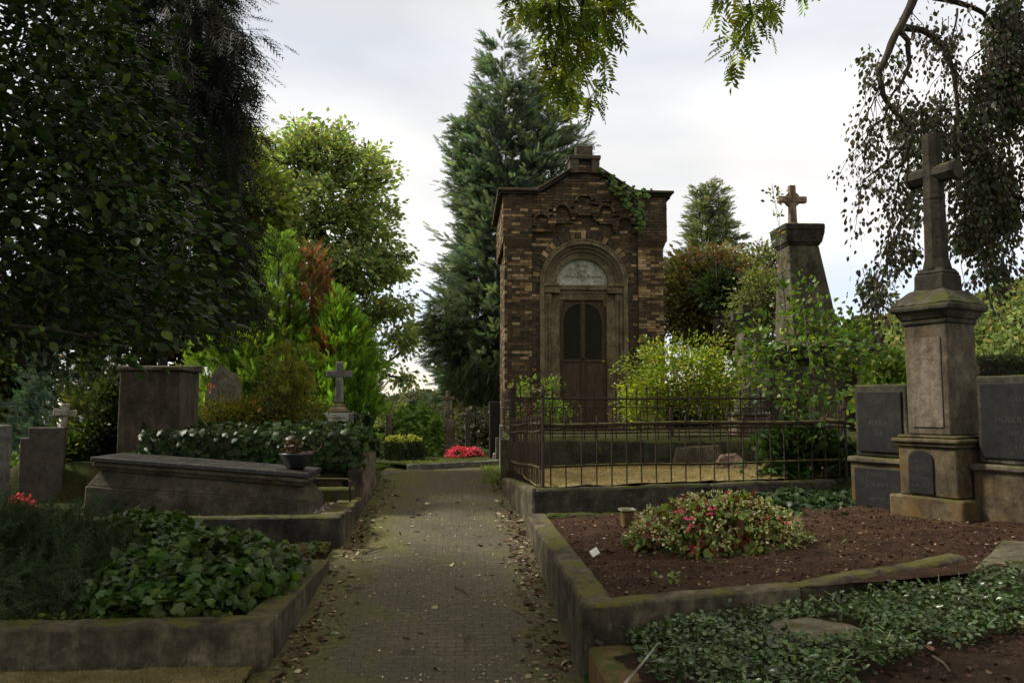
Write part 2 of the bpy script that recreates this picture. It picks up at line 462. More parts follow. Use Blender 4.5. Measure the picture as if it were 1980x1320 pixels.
M = {}
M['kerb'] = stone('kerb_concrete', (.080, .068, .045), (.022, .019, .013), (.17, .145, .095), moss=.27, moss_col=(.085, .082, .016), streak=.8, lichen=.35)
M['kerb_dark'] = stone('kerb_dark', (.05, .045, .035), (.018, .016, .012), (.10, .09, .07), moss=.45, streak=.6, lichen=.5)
M['tomb'] = stone('tomb_limestone', (.080, .068, .048), (.035, .03, .02), (.13, .112, .082), moss=.18, streak=.6, lichen=.2)
M['tomb_dark'] = stone('headstone_brown', (.075, .062, .045), (.035, .03, .022), (.115, .095, .07), moss=.22, streak=.55, lichen=.1)
M['slab'] = None
M['sand'] = stone('portal_sandstone', (.165, .135, .080), (.08, .065, .038), (.24, .20, .13), moss=.22, streak=.35, lichen=.0, scale=1.3)
M['monu'] = stone('monument_stone', (.11, .092, .066), (.048, .04, .027), (.18, .155, .115), moss=.35, streak=.6, ochre=.35, lichen=.2)
M['monu_ochre'] = stone('monument_ochre_stone', (.085, .066, .04), (.035, .026, .016), (.15, .12, .075), moss=.35, streak=.65, ochre=.8, lichen=.3)
M['cross'] = stone('cross_stone', (.034, .029, .020), (.016, .014, .010), (.055, .048, .034), moss=.2, streak=.3, lichen=.2)  # darker than the pedestal stone: backlit look put into the colour
M['obelisk'] = stone('obelisk_stone', (.085, .077, .052), (.04, .035, .024), (.14, .125, .092), moss=.30, streak=.6, lichen=.3)
M['grey'] = stone('grey_gravestone', (.16, .155, .14), (.08, .078, .07), (.25, .245, .22), moss=.2, streak=.4, lichen=.3)
M['pale'] = stone('pale_cross_stone', (.30, .28, .24), (.15, .14, .11), (.42, .40, .35), moss=.15, streak=.35, lichen=.3)
M['granite'] = stone('dark_granite', (.085, .072, .060), (.055, .046, .038), (.12, .10, .085), moss=.05, streak=.2, lichen=0, rough=.5, bump=.1)
M['boulder'] = stone('boulder_stone', (.17, .15, .115), (.08, .07, .05), (.26, .23, .19), moss=.25, streak=.1, lichen=.6, scale=2.2, bump=1.0)
M['rubble'] = stone('rubble_wall', (.05, .043, .03), (.02, .017, .012), (.10, .085, .06), moss=.35, streak=.3, lichen=.2, bump=.9, usecol=True)
M['retpost'] = stone('weathered_post', (.15, .115, .085), (.04, .03, .022), (.24, .20, .15), moss=.25, streak=.9, lichen=0, bump=.8)
M['flat'] = stone('flat_stone', (.14, .125, .09), (.08, .07, .05), (.18, .16, .12), moss=.15, streak=0, lichen=.2, scale=1.5)
M['red_sand'] = stone('reddish_sandstone', (.20, .14, .11), (.09, .06, .045), (.28, .21, .17), moss=.2, streak=.7, lichen=.1)
M['brick'] = stone('brickwork', (.85, .85, .85), (.5, .5, .5), (1.1, 1.1, 1.1), moss=.10, streak=.45, lichen=0, scale=1.5, usecol=True, bump=.35)
M['mortar'] = stone('mortar', (.055, .048, .036), (.03, .026, .02), (.08, .07, .055), moss=.1, streak=.4, lichen=0)
M['roofst'] = stone('cornice_stone', (.07, .055, .04), (.03, .024, .017), (.11, .09, .065), moss=.50, streak=.4, lichen=.2)
M['plaque_w'] = stone('white_marble', (.42, .43, .36), (.20, .20, .14), (.55, .56, .50), moss=.22, moss_col=(.12, .12, .06), streak=.3, lichen=0, rough=.6)
M['plaque_d'] = stone('dark_plaque', (.014, .0135, .0135), (.008, .008, .008), (.022, .021, .020), moss=.05, streak=.15, lichen=0, rough=.75, bump=.1)
M['letter_d'] = flatcol('weathered_lettering', False, color=(.05, .05, .035))
M['letter_l'] = flatcol('faded_lettering', False, color=(.040, .040, .037))
M['leaf'] = leaf_mat('leaf', .38)
M['leaf_gloss'] = leaf_mat('leaf_glossy', .25, .42, .22)
M['leaf_thick'] = leaf_mat('leaf_needle', .3, .6, .15)
M['leaf_wet'] = leaf_mat('leaf_wet', .25, .40, .30)
M['leaf_spark'] = leaf_mat('leaf_spark', .2, .27, .55)
M['leaf_thin'] = leaf_mat('leaf_thin', .55, .6, .2)
M['petal'] = leaf_mat('petal', .3, .7, .1)
M['bark'] = bark_mat('bark', (.02, .016, .012), (.06, .05, .04))
M['bark_l'] = bark_mat('bark_light', (.05, .04, .03), (.12, .10, .08))
M['iron'] = flatcol('rusty_iron', False, .8, .1, (.040, .026, .018), 45, .8, bump=.5)
M['iron_moss'] = stone('mossy_iron', (.045, .028, .018), (.02, .012, .008), (.07, .05, .03), moss=.5, streak=0, lichen=0, scale=2)
M['wood'] = bark_mat('door_wood', (.048, .036, .025), (.095, .070, .048))
M['lattice'] = flatcol('lattice_iron', False, .7, .0, (.055, .046, .034), 45, .6)
M['litter'] = flatcol('litter', True, .8, 0, nscale=60, nvar=.4)
M['black'] = flatcol('dark_plastic', False, .35, 0, (.012, .013, .018), 20, .3, .5, .05)
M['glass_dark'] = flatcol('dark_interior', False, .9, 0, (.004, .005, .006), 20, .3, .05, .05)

# ================================================================ terrain
def ss(a, b, x):
    t = max(0.0, min(1.0, (x-a)/(b-a))); return t*t*(3-2*t)
def path_z(y): return .075*min(y, 10.5) if y < 10.5 else .7875
def H(x, y):
    p = path_z(y)
    r1 = max(p+.05, .46 + .09*(x-.6)); r2 = .61 + .05*(x-.6); r3 = .90 + .02*(x-.6); r4 = 1.22 + .01*(x-.6)
    k = .12*(x-.6)
    zr = r1
    zr += (r2-zr)*ss(3.9+k, 4.02+k, y); zr += (r3-zr)*ss(7.1+k*.8, 7.2+k*.8, y); zr += (r4-zr)*ss(9.02, 9.12, y)
    l1 = p; l2 = .49; l3 = .70; l4 = 1.10
    zl = l1
    zl += (l2-zl)*ss(4.13, 4.25, y); zl += (l3-zl)*ss(6.62, 6.72, y)
    far_l = ss(-4.3, -4.9, x)
    up4 = ss(8.12, 8.25, y)*(1-far_l)
    zl += (l4-zl)*up4
    zl += (.62 + .02*(y-6) - zl)*far_l*ss(5.5, 6.5, y)
    z = p + (zr-p)*ss(.62, .72, x) + (zl-p)*ss(-.97, -1.08, x)
    # beyond the crest the beds on both sides flatten out towards the junction bed
    c = ss(9.6, 10.6, y)*ss(-2.2, -1.2, x)*(1-ss(.45, .62, x)); z += (max(p, .7875)-z)*c
    z -= 0
    # the hill falls away behind
    f = ss(16, 60, y)
    z += (-3.0 - z)*f - .02*max(0, y-60)
    return z
def grid_obj(name, xs, ys, fn, mat, label=None, kind='structure'):
    mb = MB(); nx, ny = len(xs), len(ys)
    mb.v = [(x, y, fn(x, y)) for y in ys for x in xs]; mb.c = [(1,1,1)]*len(mb.v)
    mb.f = [(j*nx+i, j*nx+i+1, (j+1)*nx+i+1, (j+1)*nx+i) for j in range(ny-1) for i in range(nx-1)]
    o = mb.build(name, mat, smooth=True)
    return tag(o, kind=kind)
def frange(a, b, s):
    n = int(round((b-a)/s)); return [a + (b-a)*i/n for i in range(n+1)]

def ground_mat():
    m, nt, N, L = new_mat('ground_earth_grass')
    ge = N('ShaderNodeNewGeometry'); pos = ge.outputs['Position']
    a = noisen(N, L, pos, 1.3, 8, .6); b = noisen(N, L, pos, 45, 5, .7)
    c = rampn(N, L, a, [(.35, (.03, .022, .012)), (.47, (.045, .045, .015)), (.6, (.04, .065, .014)), (.7, (.09, .085, .03))])
    c = mixc(N, L, .6, c, rampn(N, L, b, [(.3, (.4,.4,.4)), (.7, (1.5,1.5,1.5))]), 'MULTIPLY')
    finish(nt, N, L, c, .95, bumpn(N, L, b, .8, .03), spec=.1); return m
M['ground'] = ground_mat()
xs = frange(-1500, -60, 240) + frange(-50, -14, 4) + frange(-12, -7, .5) + frange(-6.8, 6.0, .1) + frange(6.5, 12, .5) + frange(14, 50, 4) + frange(60, 1500, 240)
ys = frange(-60, -6, 6) + frange(-5, 1.6, .6) + frange(2, 16, .1) + frange(16.5, 30, 1) + frange(34, 100, 6) + frange(140, 1600, 150)
grid_obj('ground', xs, ys, lambda x, y: H(x, y) - .03 - .05*ss(12, 20, abs(x)) , M['ground'])

# ---------------------------------------------------------------- the paved path
def path_mat():
    m, nt, N, L = new_mat('path_setts')
    ge = N('ShaderNodeNewGeometry'); pos = ge.outputs['Position']
    # slightly uneven rows
    wn = N('ShaderNodeTexNoise'); wn.inputs['Scale'].default_value = 3.5; L(pos, wn.inputs['Vector'])
    wv = N('ShaderNodeVectorMath'); wv.operation = 'SCALE'; wv.inputs['Scale'].default_value = .03; L(wn.outputs['Color'], wv.inputs[0])
    ad = N('ShaderNodeVectorMath'); ad.operation = 'ADD'; L(pos, ad.inputs[0]); L(wv.outputs[0], ad.inputs[1])
    br = N('ShaderNodeTexBrick'); br.inputs['Scale'].default_value = 1.0; br.inputs['Brick Width'].default_value = .105; br.inputs['Row Height'].default_value = .055
    br.inputs['Mortar Size'].default_value = .005; br.inputs['Mortar Smooth'].default_value = .6; br.inputs['Bias'].default_value = 0
    br.inputs['Color1'].default_value = (.074, .066, .046, 1); br.inputs['Color2'].default_value = (.094, .084, .060, 1); br.inputs['Mortar'].default_value = (.062, .057, .037, 1)
    L(ad.outputs[0], br.inputs['Vector'])
    c = br.outputs['Color']
    n1 = noisen(N, L, pos, 2.2, 7, .65)
    c = mixc(N, L, .8, c, rampn(N, L, n1, [(.3, (.70,.66,.60)), (.7, (1.30,1.28,1.22))]), 'MULTIPLY')
    n2 = noisen(N, L, pos, 70, 5, .7)
    c = mixc(N, L, .6, c, rampn(N, L, n2, [(.3, (.5,.5,.5)), (.72, (1.5,1.5,1.5))]), 'MULTIPLY')
    # moss: creeping in from both edges and in patches, thicker in the joints
    sep = N('ShaderNodeSeparateXYZ'); L(pos, sep.inputs[0])
    dx = math2(N, L, 'ABSOLUTE', math2(N, L, 'ADD', sep.outputs['X'], .12))
    edge = maprange(N, L, dx, .22, .80, -.08, .14)
    yy = maprange(N, L, sep.outputs['Y'], 6, 11, 0, .07)
    left = maprange(N, L, sep.outputs['X'], -.9, .2, .05, -.03)
    near = maprange(N, L, sep.outputs['Y'], 2.5, 4.6, .05, 0)
    f0 = math2(N, L, 'ADD', noisen(N, L, pos, 3.2, 9, .72), edge)
    f0 = math2(N, L, 'ADD', f0, yy); f0 = math2(N, L, 'ADD', f0, left); f0 = math2(N, L, 'ADD', f0, near)
    f0 = math2(N, L, 'ADD', f0, math2(N, L, 'MULTIPLY', br.outputs['Fac'], .06))
    f = maprange(N, L, f0, .47, .63, 0, .8)
    mc = rampn(N, L, noisen(N, L, pos, 26, 6, .7), [(.3, (.040, .040, .012)), (.55, (.095, .095, .020)), (.75, (.18, .165, .04))])
    c = mixc(N, L, f, c, mc)
    h = math2(N, L, 'SUBTRACT', math2(N, L, 'MULTIPLY', n2, .5), math2(N, L, 'MULTIPLY', br.outputs['Fac'], .6))
    h = math2(N, L, 'ADD', h, math2(N, L, 'MULTIPLY', n1, 1.5))
    finish(nt, N, L, c, maprange(N, L, n1, .3, .7, .62, .9), bumpn(N, L, h, .8, .012), spec=.3); return m
def path_surf(x, y):
    return path_z(y) + .008 + .020*noise.noise(Vector((x*1.5, y*1.5, 0))) + .005*noise.noise(Vector((x*9, y*9, 2))) - .012*abs(x+.1)
o = grid_obj('path', frange(-1.0, .68, .05), frange(-3, 12.0, .05), path_surf, path_mat())

# soil, grass and gravel sheets
def soil_mat(name, c0, c1, c2, spec=(.3, .25, .15), specks=.5):
    m, nt, N, L = new_mat(name); ge = N('ShaderNodeNewGeometry'); pos = ge.outputs['Position']
    a = noisen(N, L, pos, 5, 9, .75); b = noisen(N, L, pos, 60, 6, .75)
    c = rampn(N, L, a, [(.35, c0), (.5, c1), (.66, c2)])
    c = mixc(N, L, .7, c, rampn(N, L, b, [(.3, (.35,.35,.35)), (.7, (1.6,1.6,1.6))]), 'MULTIPLY')
    h = math2(N, L, 'ADD', a, math2(N, L, 'MULTIPLY', b, .5))
    finish(nt, N, L, c, .95, bumpn(N, L, h, 1.0, .03), spec=.12); return m
M['soil'] = soil_mat('soil_reddish', (.026, .014, .009), (.052, .029, .018), (.085, .050, .031))
M['soil_d'] = soil_mat('soil_dark', (.02, .013, .009), (.038, .024, .016), (.06, .04, .026))
M['dry'] = soil_mat('dry_grass', (.12, .10, .045), (.20, .16, .075), (.29, .24, .125))
M['moss_gr'] = soil_mat('mossy_ground', (.02, .022, .008), (.04, .045, .012), (.065, .06, .02))
def nz(x, y, a, s, k=0): return a*noise.noise(Vector((x*s, y*s, k))) + a*.5*noise.noise(Vector((x*s*2.7, y*s*2.7, k+3))) + a*.25*noise.noise(Vector((x*s*7, y*s*7, k+9)))
def lin(a, b, n): return [a+(b-a)*i/n for i in range(n+1)]
def sheet(name, quad, n, m, mat, amp=.012, s=4, lift=0.0, kind='structure', hf=None):
    """sheet over a plan quadrilateral (4 xy corners ccw), following the terrain"""
    a, b, c, d = [Vector((q[0], q[1])) for q in quad]; mb = MB()
    for j in range(m+1):
        v = j/m
        for i in range(n+1):
            u = i/n; p = (a*(1-u)+b*u)*(1-v) + (d*(1-u)+c*u)*v
            mb.v.append((p.x, p.y, (hf or H)(p.x, p.y) + lift + nz(p.x, p.y, amp, s)))
    mb.c = [(1,1,1)]*len(mb.v)
    mb.f = [(j*(n+1)+i, j*(n+1)+i+1, (j+1)*(n+1)+i+1, (j+1)*(n+1)+i) for j in range(m) for i in range(n)]
    return tag(mb.build(name, mat, smooth=True), kind=kind)
def h_right_soil(x, y): return .625 + .05*(x-.6) + .03*ss(4.5, 7, y)
sheet('soil_bed', [(.70, 3.98), (5.2, 4.50), (5.2, 8.0), (.70, 7.12)], 120, 90, M['soil'], .014, 5, .0, hf=h_right_soil)
def h_right_front(x, y): return .475 + .09*(x-.6) + .05*ss(1.5, 2.6, x)*ss(3.0, 2.2, y)
sheet('ivy_bed_soil', [(.70, 1.8), (5.2, 1.8), (5.2, 4.55), (.70, 4.0)], 110, 70, M['soil_d'], .016, 4, .0, hf=h_right_front)
sheet('dry_grass_bed', [(.70, 7.16), (4.6, 7.7), (4.6, 9.1), (.56, 9.1)], 60, 30, M['dry'], .014, 5, .01, hf=lambda x, y: .90+.015*(x-.6)+.04*ss(7.3, 8.6, y))
sheet('upper_terrace', [(.66, 9.08), (9, 9.08), (9, 19), (.66, 19)], 60, 60, M['moss_gr'], .02, 2, -.01)
sheet('left_bed_soil', [(-6, 4.2), (-1.0, 4.2), (-1.0, 6.68), (-6, 6.68)], 60, 30, M['soil_d'], .02, 3, .01)
sheet('gravel_bed', [(-4.6, 6.68), (-1.0, 6.68), (-1.0, 8.14), (-4.6, 8.14)], 60, 24, M['moss_gr'], .008, 4, .012)

# ================================================================ kerbs and low walls
def wall(mb, a, b, t, z0, z1, z0b=None, z1b=None, **k):
    """outer line a->b, thickness t to the left of that direction"""
    a = Vector(a); b = Vector(b)
    if t < 0: a, b = b, a; z0, z0b = (z0b if z0b is not None else z0), z0; z1, z1b = (z1b if z1b is not None else z1), z1; t = -t
    z0b = z0 if z0b is None else z0b; z1b = z1 if z1b is None else z1b
    d = (b-a).normalized(); n = Vector((-d.y, d.x))*t
    mb.rough([(a.x,a.y,z0),(b.x,b.y,z0b),(b.x+n.x,b.y+n.y,z0b),(a.x+n.x,a.y+n.y,z0),
              (a.x,a.y,z1),(b.x,b.y,z1b),(b.x+n.x,b.y+n.y,z1b),(a.x+n.x,a.y+n.y,z1)], **k)
    return mb
# kerb round the soil bed (right, middle)
k = thing('grave_kerb', 'mossy concrete kerb around the bare soil bed with the begonia mound', 'kerb', (.68, 3.95, .3))
mb = MB(); wall(mb, (.60, 4.00), (.585, 7.06), -.17, .12, .672, .34, .70, step=.06, amp=.006, r=.015); mb.build('side_kerb', M['kerb'], k)
mb = MB(); wall(mb, (.605, 3.885), (1.75, 4.10), .13, .35, .668, .40, .70, step=.06, amp=.006, r=.015)
wall(mb, (1.755, 4.10), (2.9, 4.50), .12, .42, .70, .5, .765, step=.06, amp=.012, r=.02); mb.build('front_kerb', M['kerb'], k)
# kerb of the ground cover bed (right, front)
mb = MB(); wall(mb, (.615, 1.9), (.612, 3.87), -.21, -.05, .475, .1, .49, step=.06, amp=.008, r=.014)
o = mb.build('path_kerb', stone('kerb_orange', (.10, .08, .055), (.04, .033, .024), (.17, .14, .10), moss=.5, ochre=.95, streak=.4), loc=(.65, 3, 0)); tag(o, 'kerb with orange lichen stains beside the green ground cover, lower right', 'kerb')
# left front bed kerb
k = thing('grave_kerb', 'weathered concrete kerb around the bed of ivy and dark juniper, lower left', 'kerb', (-.95, 4.2, .3))
mb = MB(); wall(mb, (-6.2, 4.08), (-.935, 4.13), .17, .15, .545, .15, .552, step=.07, amp=.008, r=.016); mb.build('front_kerb', M['kerb'], k)
mb = MB(); wall(mb, (-.93, 4.305), (-.925, 6.0), .16, .2, .55, .3, .52, step=.07, amp=.006, r=.014); mb.build('side_kerb', M['kerb'], k)
# tomb plot kerb
k = thing('grave_kerb', 'dark stone kerb that carries the long sloping black tomb', 'kerb', (-.95, 6.65, .4))
mb = MB()
for a, b in ((-4.55, -3.3), (-3.29, -2.2), (-2.19, -.935)):
    wall(mb, (a, 6.60), (b, 6.61), .15, .35, .742+rnd.uniform(-.004,.004), step=.07, amp=.006, r=.014)
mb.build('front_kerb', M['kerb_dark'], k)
mb = MB(); wall(mb, (-.93, 6.765), (-.93, 7.98), .2, .42, .745, .5, .75, step=.06, amp=.006, r=.014); mb.build('side_kerb', M['kerb'], k)
mb = MB(); wall(mb, (-1.9, 7.72), (-.98, 7.74), .13, .7, .86, step=.06, amp=.008, r=.02); mb.build('rear_kerb', stone('mossy_block', (.05,.045,.03),(.02,.018,.012),moss=.9,lichen=0), k)
mb = MB(); mb.tube([(-1.0, 7.62, .72), (-1.0, 7.62, .93), (-1.03, 7.63, .95), (-1.5, 7.66, .95)], .012, 6)
tag(mb.build('handrail_frame', M['iron_moss'], loc=(-1.0, 7.62, .72)), 'thin bent metal rail by the path at the end of the tomb plot', 'rail')
# fence wall
fw = thing('retaining_wall', 'low dark plinth wall under the front iron fence, above the soil bed', 'wall', (.64, 7.05, .5))
mb = MB(); wall(mb, (.665, 7.06), (2.3, 7.26), .16, .5, .905, .5, .92, step=.06, amp=.012, r=.02, fr=5)
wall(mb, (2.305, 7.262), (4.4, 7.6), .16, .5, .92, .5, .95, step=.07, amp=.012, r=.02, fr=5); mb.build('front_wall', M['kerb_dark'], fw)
mb = MB(); wall(mb, (.64, 7.065), (.47, 8.98), -.15, .48, .905, .62, .845, step=.06, amp=.01, r=.02); mb.build('side_wall', M['kerb'], fw)
mb = MB(); wall(mb, (.75, 6.97), (1.75, 7.02), .09, .55, .70, step=.04, amp=.015, r=.03, fr=9)
mb.build('moss_ledge', stone('moss_ledge_stone', (.05,.05,.02),(.02,.02,.01),moss=1.0,moss_col=(.05,.062,.012),lichen=0), fw)
# upper terrace wall carrying the rear fence
tw = thing('retaining_wall', 'mossy terrace wall behind the dry grass, carrying the rear iron fence', 'wall', (.66, 9.0, .85))
mb = MB(); wall(mb, (.66, 9.0), (2.05, 9.0), .15, .80, 1.25, step=.07, amp=.012, r=.02); wall(mb, (2.055, 9.0), (4.6, 9.05), .15, .80, 1.24, step=.08, amp=.012, r=.02); mb.build('front_wall', stone('terrace_wall', (.045,.045,.028),(.018,.018,.012),(.08,.078,.05),moss=.6,lichen=.4), tw)
mb = MB(); wall(mb, (.655, 9.16), (.80, 13.98), -.12, .6, 1.25, .6, 1.26, step=.12, amp=.01, r=.02); mb.build('side_wall', M['kerb'], tw)
# slab leaning near the terrace wall, rough stones, slate
mb = MB(); a = W(1335, 890, Y=8.85); mb.rough([(2.35,8.75,.95),(2.95,8.80,.95),(2.95,8.95,.95),(2.35,8.9,.95),(2.40,8.80,1.17),(2.9,8.86,1.2),(2.9,8.96,1.2),(2.40,8.9,1.17)], step=.05, amp=.01)
tag(mb.build('stone_block', M['tomb'], loc=(2.6, 8.85, .95)), 'dark block with pale left edge lying before the terrace wall', 'stone')
mb = MB(); c = W(1408, 895, Y=8.4); mb.rough([(c.x-.25,8.3,.93),(c.x+.28,8.3,.93),(c.x+.22,8.6,.93),(c.x-.2,8.6,.93),(c.x-.06,8.38,1.12),(c.x+.1,8.4,1.13),(c.x+.08,8.5,1.1),(c.x-.02,8.5,1.1)], step=.04, amp=.03, r=.03)
tag(mb.build('fieldstone', M['red_sand'], loc=(c.x, 8.4, .93)), 'low pinkish pyramid stone on the dry grass behind the front fence', 'stone')

# left retaining wall of rubble with weathered upright end stones
rw = thing('retaining_wall', 'dry stone wall under the hanging ivy, ending at the path', 'wall', (-.95, 8.1, .6))
mb = MB(); z = .58
rows = [.17, .2, .16]; zz = .60
for ri, hgt in enumerate(rows):
    x = -3.45 + rnd.uniform(0, .1)
    while x < -1.12:
        w_ = rnd.uniform(.28, .55); x1 = min(x+w_, -1.10)
        c_ = rnd.uniform(.7, 1.6); mb.cur = (c_*1.05, c_, c_*.92)
        j = lambda: rnd.uniform(-.012, .012)
        y0 = 8.12 + rnd.uniform(-.03, .03)
        mb.rough([(x+.008, y0, zz+.008), (x1-.008, y0, zz+.008+j()), (x1-.008, 8.35, zz+.008), (x+.008, 8.35, zz+.008),
                  (x+.008, y0+j(), zz+hgt-.008+j()), (x1-.008, y0+j(), zz+hgt-.008), (x1-.008, 8.35, zz+hgt-.008), (x+.008, 8.35, zz+hgt-.008)], step=.05, amp=.02, r=.03, fr=7)
        x = x1
    zz += hgt
mb.cur = (.4, .4, .4); mb.box(-3.4, 8.22, .5, -1.1, 8.4, 1.10)
mb.build('rubble', M['rubble'], rw, colattr=True, smooth=True)
mb = MB()
yy = 8.10
for i, (d_, tz) in enumerate(((.28, 1.17), (.24, 1.13), (.3, 1.15), (.22, 1.10), (.28, 1.14))):
    mb.rough([(-1.10, yy+.01, .55), (-.935+rnd.uniform(-.015,.015), yy+.01, .55), (-.94, yy+d_, .55), (-1.1, yy+d_, .55),
              (-1.10, yy+.01, tz), (-.95+rnd.uniform(-.02,.02), yy+.02, tz), (-.95, yy+d_-.01, tz), (-1.1, yy+d_-.01, tz)], step=.04, amp=.018, r=.025, fr=8)
    yy += d_
mb.build('upright_slabs', M['retpost'], rw, smooth=True)

# ================================================================ the long tomb
tomb = thing('tomb', 'long tomb with a sloping black ledger slab on a moulded stone base', 'tomb', (-2.2, 7.2, .72))
pr, pl = W(590, 914, Y=6.95), W(186, 882, Y=6.95)
TX0, TX1, TY0, TY1 = pl.x, pr.x, 6.95, 7.55
def tz(x): return pl.z + (pr.z-pl.z)*(x-TX0)/(TX1-TX0)
def tomb_layer(mb, o0, o1, d0, d1, zfix=None, **k):
    """o0/o1 outset at the bottom/top, d0/d1 depth of bottom/top below the slab surface"""
    f = lambda x, d: tz(x) - d
    mb.rough([(TX0-o0,TY0-o0, zfix if zfix else f(TX0,d0)),(TX1+o0,TY0-o0, zfix if zfix else f(TX1,d0)),(TX1+o0,TY1+o0, zfix if zfix else f(TX1,d0)),(TX0-o0,TY1+o0, zfix if zfix else f(TX0,d0)),
              (TX0-o1,TY0-o1,f(TX0,d1)),(TX1+o1,TY0-o1,f(TX1,d1)),(TX1+o1,TY1+o1,f(TX1,d1)),(TX0-o1,TY1+o1,f(TX0,d1))], **k)
def slab_mat():
    m, nt, N, L = new_mat('polished_black_slab'); ge = N('ShaderNodeNewGeometry'); pos = ge.outputs['Position']
    a = noisen(N, L, pos, 9, 6, .7); b = noisen(N, L, pos, 120, 3)
    mp = N('ShaderNodeMapping'); mp.inputs['Scale'].default_value = (38, 3.5, 1); L(pos, mp.inputs[0])
    t = noisen(N, L, mp.outputs[0], 1, 3, .6)
    c = rampn(N, L, a, [(.3, (.012, .012, .013)), (.7, (.034, .032, .030))])
    c = mixc(N, L, maprange(N, L, t, .54, .64, 0, .5), c, (.085, .08, .07))
    c = mixc(N, L, .5, c, rampn(N, L, b, [(.3, (.6,.6,.6)), (.7, (1.3,1.3,1.3))]), 'MULTIPLY')
    finish(nt, N, L, c, maprange(N, L, a, .3, .7, .30, .6), bumpn(N, L, t, .15, .004), spec=.35); return m
M['slab'] = slab_mat()
mb = MB(); tomb_layer(mb, .035, .03, .038, 0, step=.15, amp=.0015, r=.006); mb.build('ledger_slab', M['slab'], tomb)
mb = MB(); tomb_layer(mb, .03, .02, .085, .04, step=.08, amp=.003, r=.02); tomb_layer(mb, -.02, -.0, .12, .085, step=.1, amp=.003)
tomb_layer(mb, .045, -.03, .235, .12, step=.06, amp=.003, r=.01); mb.build('moulded_stone', M['tomb'], tomb)
mb = MB(); tomb_layer(mb, .065, .055, 0, .235, zfix=.715, step=.08, amp=.005, r=.014); mb.build('plinth', M['tomb'], tomb)
# raised inscription, worn beyond reading: rows of low strokes across the slab
mb = MB(); x = TX1-.28
while x > TX0+.5:
    y = TY0+.14
    while y < TY1-.14:
        w_ = rnd.uniform(.012, .03)
        if rnd.random() < .8: mb.box(x, y, tz(x)+.0006, x+.022, y+w_*.5, tz(x)+.0022)
        y += w_+.006
    x -= .085
mb.build('inscription', flatcol('worn_inscription', False, .6, 0, (.07, .068, .06)), tomb)
# bowl with a dead plant
b0 = W(572, 905, Y=7.22); bz = tz(b0.x) + .002
bw = thing('plant_bowl', 'dark blue bowl with a dead plant standing on the end of the black slab', 'plant pot', (b0.x, 7.22, bz))
mb = MB(); mb.lathe((b0.x, 7.22, bz), [(.07, 0), (.085, .02), (.12, .075), (.148, .125), (.15, .14), (.138, .14), (.132, .12), (.0001, .115)], 28); mb.build('bowl', M['black'], bw, smooth=True)
mb = MB()
for i in range(26):
    a = rnd.uniform(0, 6.28); r_ = rnd.uniform(0, .07); l_ = rnd.uniform(.08, .22)
    p = Vector((b0.x-.02+r_*math.cos(a), 7.22+r_*math.sin(a), bz+.11)); q = p + Vector((rnd.uniform(-.05,.05)-.02, rnd.uniform(-.05,.05), l_))
    mb.tube([p, (p+q)/2+Vector((rnd.uniform(-.02,.02),0,.01)), q], [.0025,.002,.001], 4)
mb.tube([(b0.x+.02,7.2,bz+.12),(b0.x+.12,7.16,bz+.15),(b0.x+.19,7.14,bz+.16),(b0.x+.235,7.14,bz+.20),(b0.x+.22,7.14,bz+.23)], [.008,.007,.006,.005,.003], 5)
mb.build('stem', bark_mat('dead_stems', (.07,.035,.02), (.16,.09,.05)), bw)
n = 160; P = np.array([b0.x-.03, 7.22, bz+.17]) + RS.normal(size=(n,3))*[.03,.03,.045]
V_, T_, C_ = leaves(P, rdir(n)+[0,0,-.3], rdir(n), np.full(n,.035), T_OVAL, cols(n, (.05,.028,.018), .35)); np_mesh('dead_leaves', V_, T_, C_, M['leaf'], bw)

# big headstone block at the head of the tomb
p0 = W(232, 705, Y=8.2); p1 = W(350, 705, Y=8.2)
hs = thing('headstone', 'tall square brown headstone block with a low capstone behind the tomb', 'gravestone', ((p0.x+p1.x)/2, 8.5, .9))
mb = MB(); mb.rbox(p0.x, 8.2, .80, p1.x, 8.78, p0.z-.06, step=.08, amp=.004, r=.01); mb.build('block', M['tomb_dark'], hs)
mb = MB(); mb.rough([(p0.x-.03,8.17,p0.z-.058),(p1.x+.03,8.17,p0.z-.058),(p1.x+.03,8.81,p0.z-.058),(p0.x-.03,8.81,p0.z-.058),
                     (p0.x-.02,8.18,p0.z-.01),(p1.x+.02,8.18,p0.z-.01),(p1.x+.02,8.8,p0.z+.02),(p0.x-.02,8.8,p0.z+.02)], step=.08, amp=.005, r=.012); mb.build('capstone', M['tomb_dark'], hs)
# rounded boulder stone
c = W(432, 770, Y=10.2)
bo = bmesh.new(); bmesh.ops.create_icosphere(bo, subdivisions=5, radius=1)
mb = MB(); rz = W(432, 712, Y=10.2).z
for v in bo.verts:
    p = v.co; e = 1 + .06*noise.noise(p*2.2) + .03*noise.noise(p*6)
    kz = max(0, 1-abs(p.z)**4)**.5/max(1e-3, math.hypot(p.x, p.y))
    mb.v.append((c.x + p.x*.25*e*kz, 10.2 + p.y*.18*e*kz, 1.0 + max(-.2, p.z)*(rz-1.0)*e*(1 if p.z > 0 else .3)))
mb.c = [(1,1,1)]*len(mb.v); mb.f = [tuple(v.index for v in f.verts) for f in bo.faces]
tag(mb.build('boulder_headstone', M['boulder'], loc=(c.x, 10.2, 1.0), smooth=True), 'rounded rough boulder headstone between the block headstone and the conifers', 'gravestone')

